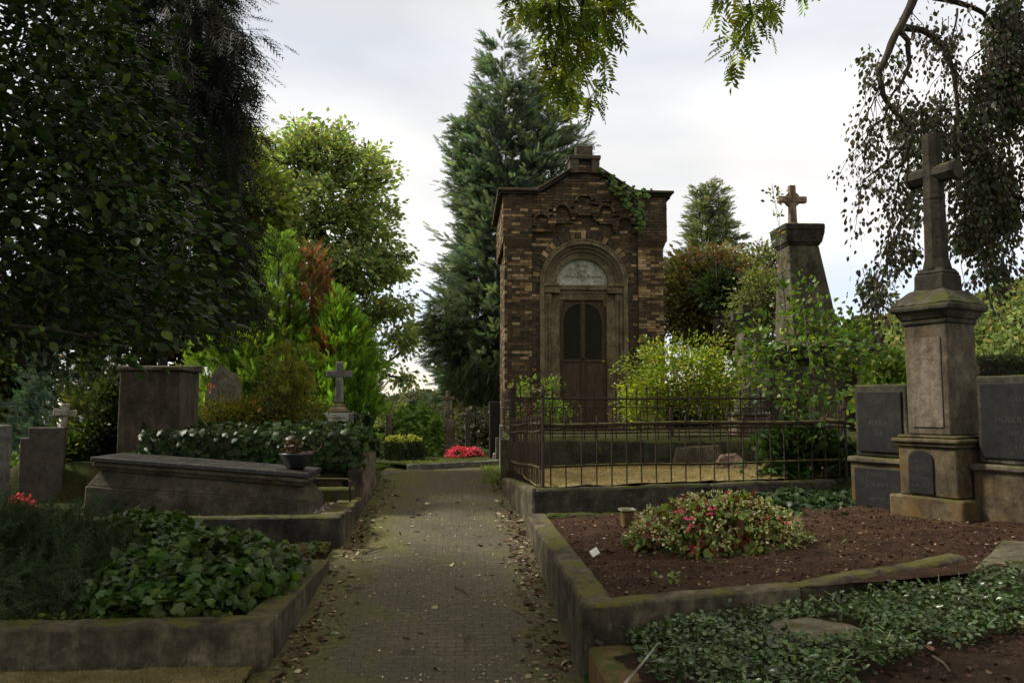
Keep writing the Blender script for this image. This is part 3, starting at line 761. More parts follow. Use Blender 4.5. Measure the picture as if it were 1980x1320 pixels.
# crosses
def latin_cross(mb, c, z0, z1, w, t, armz, arml, flare=1.0, tilt=0.0, T=None):
    """upright with arms; c = xy centre, arml = total arm length"""
    old = mb.T
    if T is not None: mb.T = T
    x, y = c; h = w/2
    mb.taper(x, y, z0, armz-h, w*1.15, t*1.1, w, t, step=.1, amp=.003, r=.01)
    mb.taper(x, y, armz-h, z1, w, t, w*flare, t, step=.1, amp=.003, r=.01)
    for s_ in (-1, 1):
        a = x+s_*h; b = x+s_*arml/2; hh = h*flare
        pts = [(min(a,b),y-t/2,armz-(h if a<b else hh)),(max(a,b),y-t/2,armz-(hh if a<b else h)),(max(a,b),y+t/2,armz-(hh if a<b else h)),(min(a,b),y+t/2,armz-(h if a<b else hh)),
               (min(a,b),y-t/2,armz+(h if a<b else hh)),(max(a,b),y-t/2,armz+(hh if a<b else h)),(max(a,b),y+t/2,armz+(hh if a<b else h)),(min(a,b),y+t/2,armz+(h if a<b else hh))]
        mb.rough(pts, step=.08, amp=.003, r=.01)
    mb.T = old
# cross on stepped base above the ivy (centre left)
Yc = 11.6; c = W(656, 760, Y=Yc)
cr = thing('cross_monument', 'grey stone cross on a stepped base in front of the bright green conifers', 'grave cross', (c.x, Yc, 1.1))
mb = MB(); latin_cross(mb, (c.x, Yc), W(656,778,Y=Yc).z, W(656,700,Y=Yc).z, .10, .09, W(656,723,Y=Yc).z, .35); mb.build('cross', M['grey'], cr)
mb = MB(); z = W(656,780,Y=Yc).z; mb.taper(c.x, Yc, z-.05, z, .17, .17, .13, .13, amp=.003); mb.taper(c.x, Yc, z-.09, z-.05, .25, .25, .19, .19, amp=.003); mb.taper(c.x, Yc, z-.13, z-.09, .32, .3, .27, .27, amp=.003)
mb.build('stepped_base', M['monu_ochre'], cr)
mb = MB(); mb.rbox(c.x-.19, Yc-.16, 1.0, c.x+.19, Yc+.16, z-.132, amp=.004, step=.1); pb = mb.build('pedestal', M['grey'], cr)
mb = MB(); mb.box(c.x-.16, Yc-.178, z-.25, c.x+.16, Yc-.163, z-.145); pq = mb.build('plaque', M['plaque_w'], cr)
# small pale crooked cross far left
Yc = 8.35; c = W(124, 820, Y=Yc); mb = MB(); z = c.z
T = Matrix.Translation((c.x, Yc, 1.5)) @ Matrix.Rotation(math.radians(25), 4, 'Z') @ Matrix.Rotation(math.radians(4), 4, 'Y') @ Matrix.Translation((-c.x, -Yc, -1.5))
latin_cross(mb, (c.x, Yc), .6, W(124,780,Y=Yc).z, .055, .05, W(124,798,Y=Yc).z, .21, flare=1.4, T=T)
tag(mb.build('stone_cross', M['pale'], loc=(c.x, Yc, .6)), 'small pale flared cross behind the dark slab gravestone, far left', 'grave cross')

def slab_stone(px0, px1, pyt, pyb, Y, t, mat, label, shoulder=None, yaw=0.0, name='gravestone', zb=None):
    a = W(px0, pyt, Y=Y); b = W(px1, pyt, Y=Y); zb = W(px0, pyb, Y=Y).z - .05 if zb is None else zb
    mb = MB(); cx = (a.x+b.x)/2
    mb.T = Matrix.Translation((cx, Y, 0)) @ Matrix.Rotation(yaw, 4, 'Z') @ Matrix.Translation((-cx, -Y, 0))
    mb.rbox(a.x, Y, zb, b.x, Y+t, a.z if not shoulder else W(px0, shoulder, Y=Y).z, step=.08, amp=.003, r=.008)
    if shoulder:
        ins = (b.x-a.x)*.17; zs = W(px0, shoulder, Y=Y).z; mb.rbox(a.x+ins, Y+.001, zs-.02, b.x-.002, Y+t-.001, a.z, step=.08, amp=.003, r=.008)
    return tag(mb.build(name, mat, loc=(cx, Y, zb)), label, 'gravestone')
slab_stone(44, 122, 826, 975, 8.1, .12, M['granite'], 'smooth dark brown slab gravestone with a stepped shoulder, far left', shoulder=846, yaw=.25)
slab_stone(-60, 7, 822, 1000, 7.4, .15, M['grey'], 'pale gravestone cut by the left edge of the photo')
mb = MB(); wall(mb, (-5.6, 7.45), (-4.35, 8.35), .08, .5, .76, .5, .86, step=.08, amp=.006); tag(mb.build('kerb_stone', M['grey'], loc=(-5, 7.9, .6)), 'narrow grey kerb running up to the tomb from the dark slab, far left', 'kerb')

# ================================================================ junction bed beyond the crest
k = thing('bed_edging', 'low stone edging of the flower bed at the far end of the path', 'kerb', (0, 12, .78))
a, b = W(790, 898, z=.86), W(962, 888, z=.88)
mb = MB(); wall(mb, (a.x, a.y), (b.x+.1, b.y), .07, .76, a.z, .78, b.z, step=.08, amp=.008, r=.015); mb.build('upper_edging', M['grey'], k)
a2, b2 = W(738, 915, z=.80), W(817, 906, z=.80)
mb = MB(); wall(mb, (a2.x, a2.y), (b2.x, b2.y), .05, .74, .80, .74, .80, step=.08, amp=.008, r=.012); mb.build('lower_edging', M['grey'], k)
sheet('far_bed_soil', [(a.x, a.y+.05), (b.x, b.y+.05), (b.x, 15.5), (-3.5, 15.5)], 50, 40, M['moss_gr'], .02, 2, 0, hf=lambda x, y: .835)

# far crosses
Yc = 13.8; c = W(866, 800, Y=Yc)
cr = thing('cross_monument', 'slender mossy stone cross on a broad rocky pedestal by the red flowers', 'grave cross', (c.x, Yc, .83))
mb = MB(); T = Matrix.Translation((c.x, Yc, 0)) @ Matrix.Rotation(math.radians(52), 4, 'Z') @ Matrix.Translation((-c.x, -Yc, 0))
latin_cross(mb, (c.x, Yc), W(866,808,Y=Yc).z, W(866,755,Y=Yc).z, .07, .06, W(866,770,Y=Yc).z, .30, T=T); mb.build('cross', M['monu'], cr)
mb = MB(); z1 = W(866,808,Y=Yc).z; mb.taper(c.x+.01, Yc, 1.02, z1-.04, .24, .22, .20, .2, amp=.012); mb.taper(c.x, Yc, z1-.045, z1, .18, .17, .12, .12, amp=.005)
mb.taper(c.x, Yc, .8, 1.03, .42, .36, .28, .27, amp=.02, step=.05); mb.build('pedestal', M['monu'], cr)
Yc = 14.6; c = W(905, 810, Y=Yc); mb = MB(); latin_cross(mb, (c.x, Yc), .8, W(905,790,Y=Yc).z, .08, .07, W(905,804,Y=Yc).z, .26)
tag(mb.build('dark_cross', M['granite'], loc=(c.x, Yc, .8)), 'small dark cross below the cypress, left of the black slab', 'grave cross')
slab_stone(947, 967, 776, 835, 12.6, .30, M['plaque_d'], 'dark gravestone standing at the chapel corner beyond the path', zb=.8)
slab_stone(746, 757, 800, 870, 13.0, .12, M['monu'], 'narrow stone pillar left of the round green bush', name='stone_pillar', zb=.8)
for i, (px, pt, Y, lab) in enumerate(((976, 852, 9.25, 'weathered square post against the fence wall by the path'), (969, 824, 11.2, 'tallest thin pale post beside the path at the chapel corner'), (961, 848, 11.9, 'thin dark edged post left of the tallest pale post'), (956, 878, 12.3, 'shortest pale post near the red flowers'))):
    a = W(px, pt, Y=Y); w_ = .045 if i == 0 else .022
    mb = MB(); mb.taper(a.x, Y, .7, a.z, w_*2.1, w_*2, w_*2, w_*2, step=.1, amp=.004, r=.008); mb.taper(a.x, Y, a.z-.002, a.z+.02, w_*2.5, w_*2.5, w_*1.6, w_*1.6, amp=.002)
    tag(mb.build('stone_post', (M['kerb'], M['pale'], M['grey'], M['pale'])[i], loc=(a.x, Y, .75)), lab, 'post', 'posts along the chapel side')

# ================================================================ chapel
YC = 14.0
def cx(px): return W(px, 600, Y=YC).x
def cz(py): return W(1130, py, Y=YC).z
CL, CR = cx(981), cx(1284); ZB = 1.20
S = (CR-CL)/303.0                      # metres per photo pixel on the front
chap = thing('mausoleum', 'small brown brick chapel tomb with a gabled front and an arched stone portal', 'mausoleum', ((CL+CR)/2, YC, ZB))
AX = cx(1130); AZ = cz(547); ER = 86*S   # arch centre and outer radius of the portal
ZF = cz(466)                            # where the frieze is corbelled out
ZT = cz(379)                            # underside of the cornice
DEP = 2.5
brown = [(.090,.060,.036),(.078,.051,.032),(.104,.068,.041),(.070,.047,.030),(.122,.080,.048),(.060,.041,.027),(.094,.062,.038)]
tan = [(.40,.28,.15),(.32,.215,.11),(.46,.34,.20),(.26,.17,.085)]
def bcol(p):
    c = rnd.choice(tan) if rnd.random() < p else tuple(q*f_ for q, f_ in zip(rnd.choice(brown), (1.16, 1.22, 1.2))); k_ = rnd.uniform(.85, 1.15); return tuple(x*k_ for x in c)
BW, BH = .150, .050
def bricks(mb, x0, x1, z0, z1, yf, tanp, keep=None, side=None, dep=.02):
    """courses of bricks on a face; side=None front face at y=yf, otherwise face at x=side with x meaning y"""
    nrow = int(round((z1-z0)/BH)); bh = (z1-z0)/nrow
    for r_ in range(nrow):
        za = z0+r_*bh; x = x0 - (BW/2 if r_ % 2 else 0)
        runlen = 0; rp = 0
        while x < x1-.02:
            w_ = BW*(rnd.choice([1, 1, 1, .5])); a = max(x, x0); b = min(x+w_, x1); x += w_
            if b-a < .03: continue
            xm, zm = (a+b)/2, za+bh/2
            if keep and not keep(xm, zm, (b-a)/2): continue
            g = .0035; j = rnd.uniform(-.0025, .0025)
            p = tanp(xm, zm) if callable(tanp) else tanp
            if runlen > 0: runlen -= 1; p = rp
            elif p > .05 and rnd.random() < .5: runlen = rnd.randint(1, 2); rp = .85 if rnd.random() < p else .03; p = rp
            if side is None: mb.box(a+g, yf+j, za+g, b-g, yf+dep, za+bh-g, bcol(p))
            elif side < 0: mb.box(yf+j, a+g, za+g, yf+dep, b-g, za+bh-g, bcol(p))
            else: mb.box(yf-dep, a+g, za+g, yf-j, b-g, za+bh-g, bcol(p))
def outside_portal(xm, zm, hw):
    if zm < AZ: return abs(xm-AX) > ER + hw*.3
    return math.hypot(xm-AX, zm-AZ) > ER + .115 + .02
def tanside(base):
    return lambda x, z: base*(1.25 if z > cz(520) else (.9 if z > cz(640) else .45)) * (.5 + 1.2*max(0, .5+noise.noise(Vector((x*3, 5, z*3)))))
mb = MB()
PL1, PR0 = cx(1029), cx(1235)
yP, yR, yFz = YC, YC+.05, YC-.05          # pilaster, recessed field, frieze
bricks(mb, CL, PL1, ZB, ZF, yP, tanside(.30))
bricks(mb, PR0, CR, ZB, ZF, yP, lambda x, z: tanside(.45)(x, z))
niches = [(1048,429),(1088,410),(1131,388),(1173,410),(1210,433)]
NR = 13*S
def keep_field(xm, zm, hw): return outside_portal(xm, zm, hw)
def keep_frieze(xm, zm, hw):
    if not outside_portal(xm, zm, hw): return False
    for nx, nz_ in niches:
        X, Z = cx(nx), cz(nz_)
        if abs(xm-X) < NR+hw*.35 and Z-.13 < zm < Z: return False
        if zm >= Z and math.hypot(xm-X, zm-Z) < NR+.03+.02: return False
    # stepped lower edge of the projecting frieze between the pilasters
    st = min(abs(xm-cx(q))/S for q in (1048,1088,1131,1173,1210))
    low = cz(452) if abs(xm-AX)/S > 62 else (cz(432) if abs(xm-AX)/S > 25 else cz(415))
    return zm > low
bricks(mb, PL1, PR0, ZB, ZT-.0, yR, tanside(.07), keep_field)
bricks(mb, cx(1029), cx(1235), cz(455), ZT, YC-.02, .06, keep_frieze, dep=.06)
bricks(mb, cx(972), cx(1029), ZF, ZT, yFz, .22, dep=.1); bricks(mb, cx(1235), cx(1291), ZF, ZT, yFz, .15, dep=.1)
# corbel courses below the frieze on the pilasters
for i in range(4):
    z = ZF - (i+1)*.03; out = .05*(1-(i+1)/5)
    mb.box(CL-.05*(1-(i+1)/5)*1.5, yP-out, z, PL1, yP+.03, z+.028, bcol(.1)); mb.box(PR0, yP-out, z, CR+.05*(1-(i+1)/5), yP+.03, z+.028, bcol(.1))
# voussoirs over the portal and brick arches over the blind niches
nv = 27
for i in range(nv):
    a0, a1 = math.pi*i/nv, math.pi*(i+1)/nv
    a0 += .012; a1 -= .012; r0, r1 = ER+.012, ER+.125
    mb.ring(AX, AZ, r0, r1, yR-.012, yR+.02, a0, a1, 1, bcol(.42 if i % 2 else .12))
for nx, nz_ in niches:
    X, Z = cx(nx), cz(nz_)
    for i in range(7):
        a0, a1 = math.pi*i/7+.03, math.pi*(i+1)/7-.03
        mb.ring(X, Z, NR, NR+.05, YC-.03, YC+.03, a0, a1, 1, bcol(.04))
for i in range(4):                       # corbels between the niches
    xm = (cx(niches[i][0])+cx(niches[i+1][0]))/2; zc_ = cz(max(niches[i][1], niches[i+1][1]))
    for q in range(3): mb.box(xm-.065+.018*q, YC-.075+.02*q, zc_-.05-.045*q, xm+.065-.018*q, YC+.04, zc_-.008-.045*q, bcol(.25))
# gable field
zg0, zg1 = ZT, cz(338)
def keep_gable(xm, zm, hw):
    t = (zm-ZT)/(zg1-ZT); half = (1-t)*92*S + t*27*S
    return abs(xm-cx(1133)) + hw*.5 < half
bricks(mb, cx(1041), cx(1225), ZT, cz(336), YC-.02, .08, keep_gable, dep=.06)
bricks(mb, cx(1118), cx(1145), cz(336), cz(322), YC-.08, .3, dep=.06)
# left side wall and right side wall
LS = cx(981)
side_t = lambda x, z: .35
bricks(mb, YC, YC+DEP, ZB-.5, ZF, LS-.002, .22, side=-1); bricks(mb, YC-.05, YC+DEP+.05, ZF, ZT, LS-.075, .3, side=-1, dep=.07)
bricks(mb, YC, YC+DEP, ZB-.4, ZF, CR+.002, .3, side=1); bricks(mb, YC-.05, YC+DEP+.05, ZF, ZT, CR+.065, .3, side=1, dep=.07)
# side pilaster strip on the left wall catching the light
bricks(mb, YC-.004, YC+.34, ZB-.5, ZF, LS-.05, .30, side=-1, dep=.045)
mb.build('brick_facing', M['brick'], chap, colattr=True)
# mortar backing with the portal cut out
mb = MB(); yM = yR+.006
def cutface(x0, x1, z0, z1, y, R):
    n = 24
    mb.add([(x0,y,z0),(AX-R,y,z0),(AX-R,y,AZ),(x0,y,AZ)], [(0,1,2,3)]); mb.add([(AX+R,y,z0),(x1,y,z0),(x1,y,AZ),(AX+R,y,AZ)], [(0,1,2,3)])
    vs = []
    for i in range(n+1):
        a = math.pi - math.pi*i/n; xx = x0+(x1-x0)*i/n; vs += [(AX+R*math.cos(a), y, AZ+R*math.sin(a)), (xx, y, z1)]
    mb.add(vs, [(2*i, 2*i+2, 2*i+3, 2*i+1) for i in range(n)])
    mb.add([(x0,y,AZ),(AX-R,y,AZ),(x0,y,z1)], [(0,1,2)]); mb.add([(AX+R,y,AZ),(x1,y,AZ),(x1,y,z1)], [(0,1,2)])
cutface(CL+.01, CR-.01, ZB-.3, ZT, yM, ER)
mb.box(LS+.012, YC+.02, ZB-.5, LS+.03, YC+DEP, ZT); mb.box(CR-.03, YC+.02, ZB-.4, CR-.012, YC+DEP, ZT); mb.box(LS+.02, YC+DEP-.05, ZB-.4, CR-.02, YC+DEP-.01, ZT)
mb.box(CL+.006, yP+.008, ZB, PL1-.006, yM+.01, ZF); mb.box(PR0+.006, yP+.008, ZB, CR-.006, yM+.01, ZF)
mb.box(LS-.06, yFz+.01, ZF, PL1-.005, yM+.01, ZT); mb.box(PR0+.005, yFz+.01, ZF, CR+.055, yM+.01, ZT)
mb.box(LS-.062, YC, ZF, LS+.01, YC+DEP, ZT); mb.box(CR-.01, YC, ZF, CR+.055, YC+DEP, ZT); mb.box(LS-.043, YC+.004, ZB-.5, LS+.01, YC+.33, ZF)
mb.prism([(cx(1043), ZT), (cx(1224), ZT), (cx(1158), cz(337)), (cx(1109), cz(337))], YC+.002, YC+.14)
mb.box(cx(1119), YC-.05, cz(337), cx(1144), YC+.1, cz(312))
mb.build('masonry_core', M['mortar'], chap)
# stone cornice, raking cornice, finial block
def corn(x0, x1, sx0, sx1):
    mb = MB(); mb.rbox(x0+.03, YC-.10, ZT, x1-.03, YC+.1, ZT+.035, step=.1, amp=.003, r=.008); mb.rbox(x0, YC-.16, ZT+.035, x1, YC+.1, ZT+.085, step=.1, amp=.004, r=.01)
    mb.rbox(sx0, YC+.102, ZT+.002, sx1, YC+DEP+.12, ZT+.083, step=.1, amp=.004, r=.01); mb.build('cornice', M['roofst'], chap)
corn(cx(962), cx(1041), cx(962), LS+.03); corn(cx(1226), cx(1303), CR-.03, cx(1303))
zr = cz(331); zl = ZT+.04
for s_, xa, xb in ((1, cx(1036), cx(1107)), (-1, cx(1230), cx(1160))):
    n_ = 8; mb = MB()
    for (o0, o1, y0) in ((0, .045, YC-.09), (.046, .085, YC-.15)):
        A = [(xa,y0,zl+o0-.04),(xb,y0,zr+o0-.04),(xb,YC+.12,zr+o0-.04),(xa,YC+.12,zl+o0-.04),(xa,y0,zl+o1-.04),(xb,y0,zr+o1-.04),(xb,YC+.12,zr+o1-.04),(xa,YC+.12,zl+o1-.04)]
        if s_ < 0: A = [A[1],A[0],A[3],A[2],A[5],A[4],A[7],A[6]]
        mb.rough(A, step=.07, amp=.004, r=.008)
    mb.build('raking_cornice', M['roofst'], chap)
mb = MB(); mb.rbox(cx(1101), YC-.13, cz(336), cx(1160), YC+.22, cz(312), step=.06, amp=.005, r=.01) if False else None
mb.rbox(cx(1102), YC-.12, cz(338), cx(1119), YC+.2, cz(312), step=.06, amp=.005, r=.01); mb.rbox(cx(1144), YC-.12, cz(338), cx(1160), YC+.2, cz(312), step=.06, amp=.005, r=.01)
mb.rbox(cx(1100), YC-.14, cz(312), cx(1162), YC+.22, cz(304), step=.05, amp=.005, r=.012); mb.rbox(cx(1115), YC-.08, cz(304), cx(1147), YC+.15, cz(284), step=.05, amp=.006, r=.012)
mb.taper(cx(1131), YC+.03, cz(284), cz(277), .10, .10, .03, .03, amp=.01, step=.03); mb.build('finial_block', M['roofst'], chap)
# roof behind the gable
mb = MB(); xm = cx(1131)
mb.prism([(cx(975), ZT+.08), (cx(1290), ZT+.08), (xm, cz(340))], YC+.13, YC+DEP+.05); mb.build('roof', flatcol('slate_roof', False, .7, 0, (.05,.05,.05), 12, .5), chap)
# portal: stepped archivolts and jambs
mb = MB(); ZD = ZB
steps = [(ER-.004, ER-.085, yR-.035, yR+.20), (ER-.086, ER-.145, yR+.03, yR+.24), (ER-.146, ER-.20, yR+.085, yR+.28), (ER-.201, 51*S, yR+.13, yR+.30)]
for i, (ro, ri, y0, y1) in enumerate(steps):
    mb.ring(AX, AZ, ri, ro, y0, y1, 0, math.pi, 36)
    mb.ring(AX, AZ, ro-.018, ro+.004, y0-.014, y0+.001, 0, math.pi, 36)
mb.build('archivolt', M['sand'], chap, smooth=False)
mb = MB()
for s_ in (-1, 1):
    for i, (ro, ri, y0, y1) in enumerate(steps[:2] if True else steps):
        a, b = sorted((AX+s_*ro, AX+s_*ri)); mb.rbox(a, y0, ZD, b, y1, AZ-.001, step=.2, amp=.002, r=.006)
    a, b = sorted((AX+s_*(ER-.146), AX+s_*(46*S))); mb.rbox(a, yR+.09, ZD, b, yR+.3, cz(567), step=.2, amp=.002, r=.006)
jm = mb.build('jamb', M['sand'], chap)
mb = MB()
for s_ in (-1, 1):
    xc_ = AX + s_*(ER-.176); mb2 = MB()
    mb2.lathe((xc_, yR+.075, ZD), [(.05,0),(.05,.12),(.035,.15),(.032,.2),(.030,cz(598)-ZD),(.036,cz(596)-ZD),(.036,cz(594)-ZD),(.032,cz(592)-ZD),(.05,cz(582)-ZD),(.055,cz(580)-ZD),(.062,cz(567)-ZD)], 16)
    mb2.build('column', M['sand'], chap, smooth=True)
for s_ in (-1, 1):
    mb = MB()
    a_, b_ = sorted((AX+s_*(ER-.088), AX+s_*46*S)); mb.rbox(a_, yR-.01, cz(566), b_, yR+.29, cz(553), step=.1, amp=.003, r=.008)
    a_, b_ = sorted((AX+s_*(ER-.075), AX+s_*48*S)); mb.rbox(a_, yR-.035, cz(553)+.001, b_, yR+.29, cz(547), step=.1, amp=.003, r=.008)
    mb.build('impost', M['sand'], chap)

mb = MB(); mb.rbox(AX-50*S, yR+.11, cz(558), AX+50*S, yR+.30, cz(549), step=.1, amp=.002, r=.006); mb.rbox(AX-50*S, yR+.14, cz(566), AX+50*S, yR+.3, cz(558)-.001, step=.1, amp=.002)
mb.rbox(AX-54*S, yR+.125, cz(578), AX+54*S, yR+.3, cz(566)-.001, step=.1, amp=.002)
for s_ in (-1, 1): mb.prism([(AX+s_*46.5*S, cz(578)), (AX+s_*46.5*S, cz(590)), (AX+s_*43*S, cz(589)), (AX+s_*40*S, cz(583)), (AX+s_*39*S, cz(578))], yR+.14, yR+.3)
mb.build('lintel', M['sand'], chap)
n_ = 24; R_ = 51*S
mb = MB(); mb.prism([(AX+R_*math.cos(math.pi*i/n_), cz(547)+R_*math.sin(math.pi*i/n_)) for i in range(n_+1)], yR+.20, yR+.26); ty = mb.build('tympanum', M['plaque_w'], chap)
# doors
dz0, dz1 = ZB+.02, cz(578)
for s_ in (-1, 1):
    mb = MB(); x_in, x_out = AX+s_*.012, AX+s_*45.5*S
    a, b = sorted((x_in, x_out)); yd = yR+.17
    zw0, zw1 = cz(693), cz(585)
    st = .055; wa, wb = a+(.11 if s_ > 0 else .07), b-(.07 if s_ > 0 else .11)
    wa = a + (.035 if s_ > 0 else .075); wb = b - (.075 if s_ > 0 else .035)
    # leaf built round the arched opening: a quarter arch rising towards the middle
    mb.box(a, yd, dz0, b, yd+.04, zw0); mb.box(a, yd, zw0, wa, yd+.04, dz1); mb.box(wb, yd, zw0, b, yd+.04, dz1)
    n_ = 10; ww = wb-wa; hh = .30; pts = []
    for i in range(n_+1):
        t = i/n_; xx = wa+ww*t; u = (1-t) if s_ > 0 else t; u = 1-u
        zz = zw1 - hh*(1-math.sqrt(max(0, 1-u*u)))
        pts.append((xx, zz))
    for i in range(n_): mb.add([(pts[i][0],yd,pts[i][1]),(pts[i+1][0],yd,pts[i+1][1]),(pts[i+1][0],yd,dz1),(pts[i][0],yd,dz1),(pts[i][0],yd+.04,pts[i][1]),(pts[i+1][0],yd+.04,pts[i+1][1])], [(0,1,2,3),(0,4,5,1)])
    mb.rbox(a+.02, yd-.02, zw0-.05, b-.01, yd-.001, zw0-.005, amp=.001, step=.2)
    mb.rbox(a+.05, yd-.012, dz0+.1, b-.05, yd-.001, zw0-.12, amp=.001, step=.2)
    if s_ > 0: mb.rbox(AX-.03, yd-.03, dz0, AX+.03, yd-.001, dz1, amp=.001, step=.2)
    d_ = mb.build('door', M['wood'], chap)
    mb = MB(); g = .030; ya = yd+.02
    for q in range(-40, 60):
        for sg in (-1, 1):
            # diagonal bars clipped to the opening rectangle
            x0_ = wa; z0_ = zw0 + q*g*1.25; 
            segs = []
            xa_, xb_ = wa, wb; za_, zb_ = z0_, z0_ + sg*(wb-wa)*1.25
            lo, hi = zw0, zw1-.02
            def clip(x1_, z1_, x2_, z2_):
                if z2_ == z1_: return None
                t0, t1 = 0, 1
                for lim, sgn in ((lo, 1), (hi, -1)):
                    d1, d2 = (z1_-lim)*sgn, (z2_-lim)*sgn
                    if d1 < 0 and d2 < 0: return None
                    if d1 < 0: t0 = max(t0, d1/(d1-d2))
                    if d2 < 0: t1 = min(t1, d1/(d1-d2))
                if t1 <= t0: return None
                f = lambda t: (x1_+(x2_-x1_)*t, z1_+(z2_-z1_)*t); return f(t0)+f(t1)
            r_ = clip(xa_, za_, xb_, zb_)
            if r_: mb.tube([(r_[0], ya+.003*sg, r_[1]), (r_[2], ya+.003*sg, r_[3])], .0042, 4, cap=False)
    mb.build('lattice', M['lattice'], d_)
    mb = MB(); mb.box(wa-.01, yd+.045, zw0-.01, wb+.01, yd+.06, zw1+.01); mb.build('opening', M['glass_dark'], d_)
mb = MB(); mb.box(AX-.02, yd-.045, cz(697), AX+.02, yd-.03, cz(689)); mb.lathe((AX, yd-.05, cz(694)), [(.0,0),(.014,.0),(.014,.02),(0.0001,.02)], 10); mb.build('door_lock', M['iron'], chap)
mb = MB(); mb.rbox(AX-ER-.1, YC-.32, ZB-.3, AX+ER+.1, YC+.3, ZB+.019, step=.12, amp=.006); mb.rbox(AX-ER-.3, YC-.6, ZB-.4, AX+ER+.3, YC-.321, ZB-.06, step=.12, amp=.006); mb.build('steps', M['tomb'], chap)

def text_mesh(name, s, size, T, mat, parent, align='CENTER', ext=.0015):
    cu = bpy.data.curves.new(name, 'FONT'); cu.body = s; cu.size = size; cu.align_x = align; cu.extrude = ext
    t = bpy.data.objects.new(name, cu); COL.objects.link(t)
    dg = bpy.context.evaluated_depsgraph_get(); me = bpy.data.meshes.new_from_object(t.evaluated_get(dg))
    bpy.data.objects.remove(t); bpy.data.curves.remove(cu)
    off = OFF[parent]; me.transform(Matrix.Translation(-off) @ T); me.materials.clear()
    return link(name, me, mat, parent)
RX = Matrix.Rotation(math.pi/2, 4, 'X')
for s_, py, sz in (('Familie', 512, .075), ('Josef', 522, .07), ('Wilhelm M. Simonis', 534, .085)):
    text_mesh('lettering', s_, sz, Matrix.Translation((AX+.01, yR+.1985, cz(py))) @ RX, M['letter_d'], ty)
text_mesh('lettering', 'FAMILIE STURM', .032, Matrix.Translation((pb.matrix_world.translation.x*0 + W(656,760,Y=11.6).x, 11.6-.1795, W(656,809,Y=11.6).z)) @ RX, M['letter_d'], pq)

# ================================================================ right cross monument with wings
ang = math.radians(-64.6); B = W(1790, 1033, z=.665)
TM = Matrix.Translation((B.x, B.y, .64)) @ Matrix.Rotation(ang, 4, 'Z')
mon = thing('cross_monument', 'tall stone cross on an ochre pedestal with a small dark arched plaque, right', 'grave monument', (B.x, B.y, .64))
def lm(): m_ = MB(); m_.T = TM; return m_
mb = lm(); mb.rbox(-.30, 0, -.1, .30, .55, .30, step=.07, amp=.006, r=.015); mb.build('base_block', M['monu_ochre'], mon)
mb = lm(); mb.rbox(-.235, .05, .301, .235, .50, .67, step=.08, amp=.004, r=.012); mb.build('lower_body', M['monu_ochre'], mon)
mb = lm(); mb.rbox(-.255, .03, .671, .255, .52, .70, amp=.003, step=.1); mb.rbox(-.275, .01, .701, .275, .54, .735, amp=.003, step=.1, r=.014); mb.rbox(-.24, .045, .736, .24, .505, .76, amp=.003, step=.1); mb.build('moulding', M['monu_ochre'], mon)
mb = lm(); mb.rbox(-.175, .09, .761, .175, .45, 1.62, step=.1, amp=.004, r=.01)
mb.build('upper_body', M['monu'], mon)
mb = lm(); mb.rbox(-.125, .080, .82, .125, .0885, 1.50, step=.1, amp=.0015, r=.003); mb.build('panel', stone('pink_panel', (.165, .135, .108), (.08, .065, .048), (.22, .185, .15), moss=.1, streak=.6, ochre=.2, lichen=0), mon)
mb = lm()
mb.taper(0, .27, 1.60, 1.64, .37, .38, .39, .40, amp=.003); mb.taper(0, .27, 1.64, 1.70, .39, .40, .46, .46, amp=.004); mb.taper(0, .27, 1.70, 1.75, .50, .50, .52, .52, amp=.006, r=.015); mb.taper(0, .27, 1.75, 1.87, .51, .51, .30, .30, amp=.010, step=.05); mb.build('capstone', M['kerb_dark'], mon)
mb = lm(); mb.taper(0, .28, 1.85, 2.0, .25, .25, .24, .24, amp=.004); mb.taper(0, .28, 2.0, 2.05, .24, .24, .18, .18, amp=.004); mb.build('cross_base', M['cross'], mon)
mb = lm()
def octa(mb, p0, p1, r0, r1, amp=.003):
    n = 10; mb.tube([Vector(p0).lerp(Vector(p1), i/n) for i in range(n+1)], [r0+(r1-r0)*i/n for i in range(n+1)], 8)
octa(mb, (0, .28, 2.04), (0, .28, 3.12), .092, .072)
octa(mb, (-.19, .28, 2.80), (.19, .28, 2.80), .074, .074)
for s_ in (-1, 1): octa(mb, (s_*.175, .28, 2.80), (s_*.205, .28, 2.80), .088, .075)
octa(mb, (0, .28, 2.04), (0, .28, 2.12), .112, .094); octa(mb, (0,.28,2.60),(0,.28,2.63), .086,.082)
mb.build('cross', M['cross'], mon, bevel=.006)
mb = lm(); pts = [(-.10, .32), (.10, .32), (.10, .57)] + [(.10*math.cos(a), .57+.075*math.sin(a)) for a in (math.pi*i/10 for i in range(1, 10))] + [(-.10, .57)]
pts = [(x_-.045, z_) for x_, z_ in pts]
mb.prism(pts, .034, .05); pq = mb.build('plaque', M['plaque_d'], mon, bevel=.003)
for s_, zz, sz in (('Herrn', .55, .035), ('Arnold Low', .49, .034), ('* 1 . 1862', .425, .032), ('† 19 . 1919', .37, .032)):
    text_mesh('lettering', s_, sz, TM @ Matrix.Translation((-.045, .0332, zz)) @ RX, M['letter_l'], pq, ext=.001)
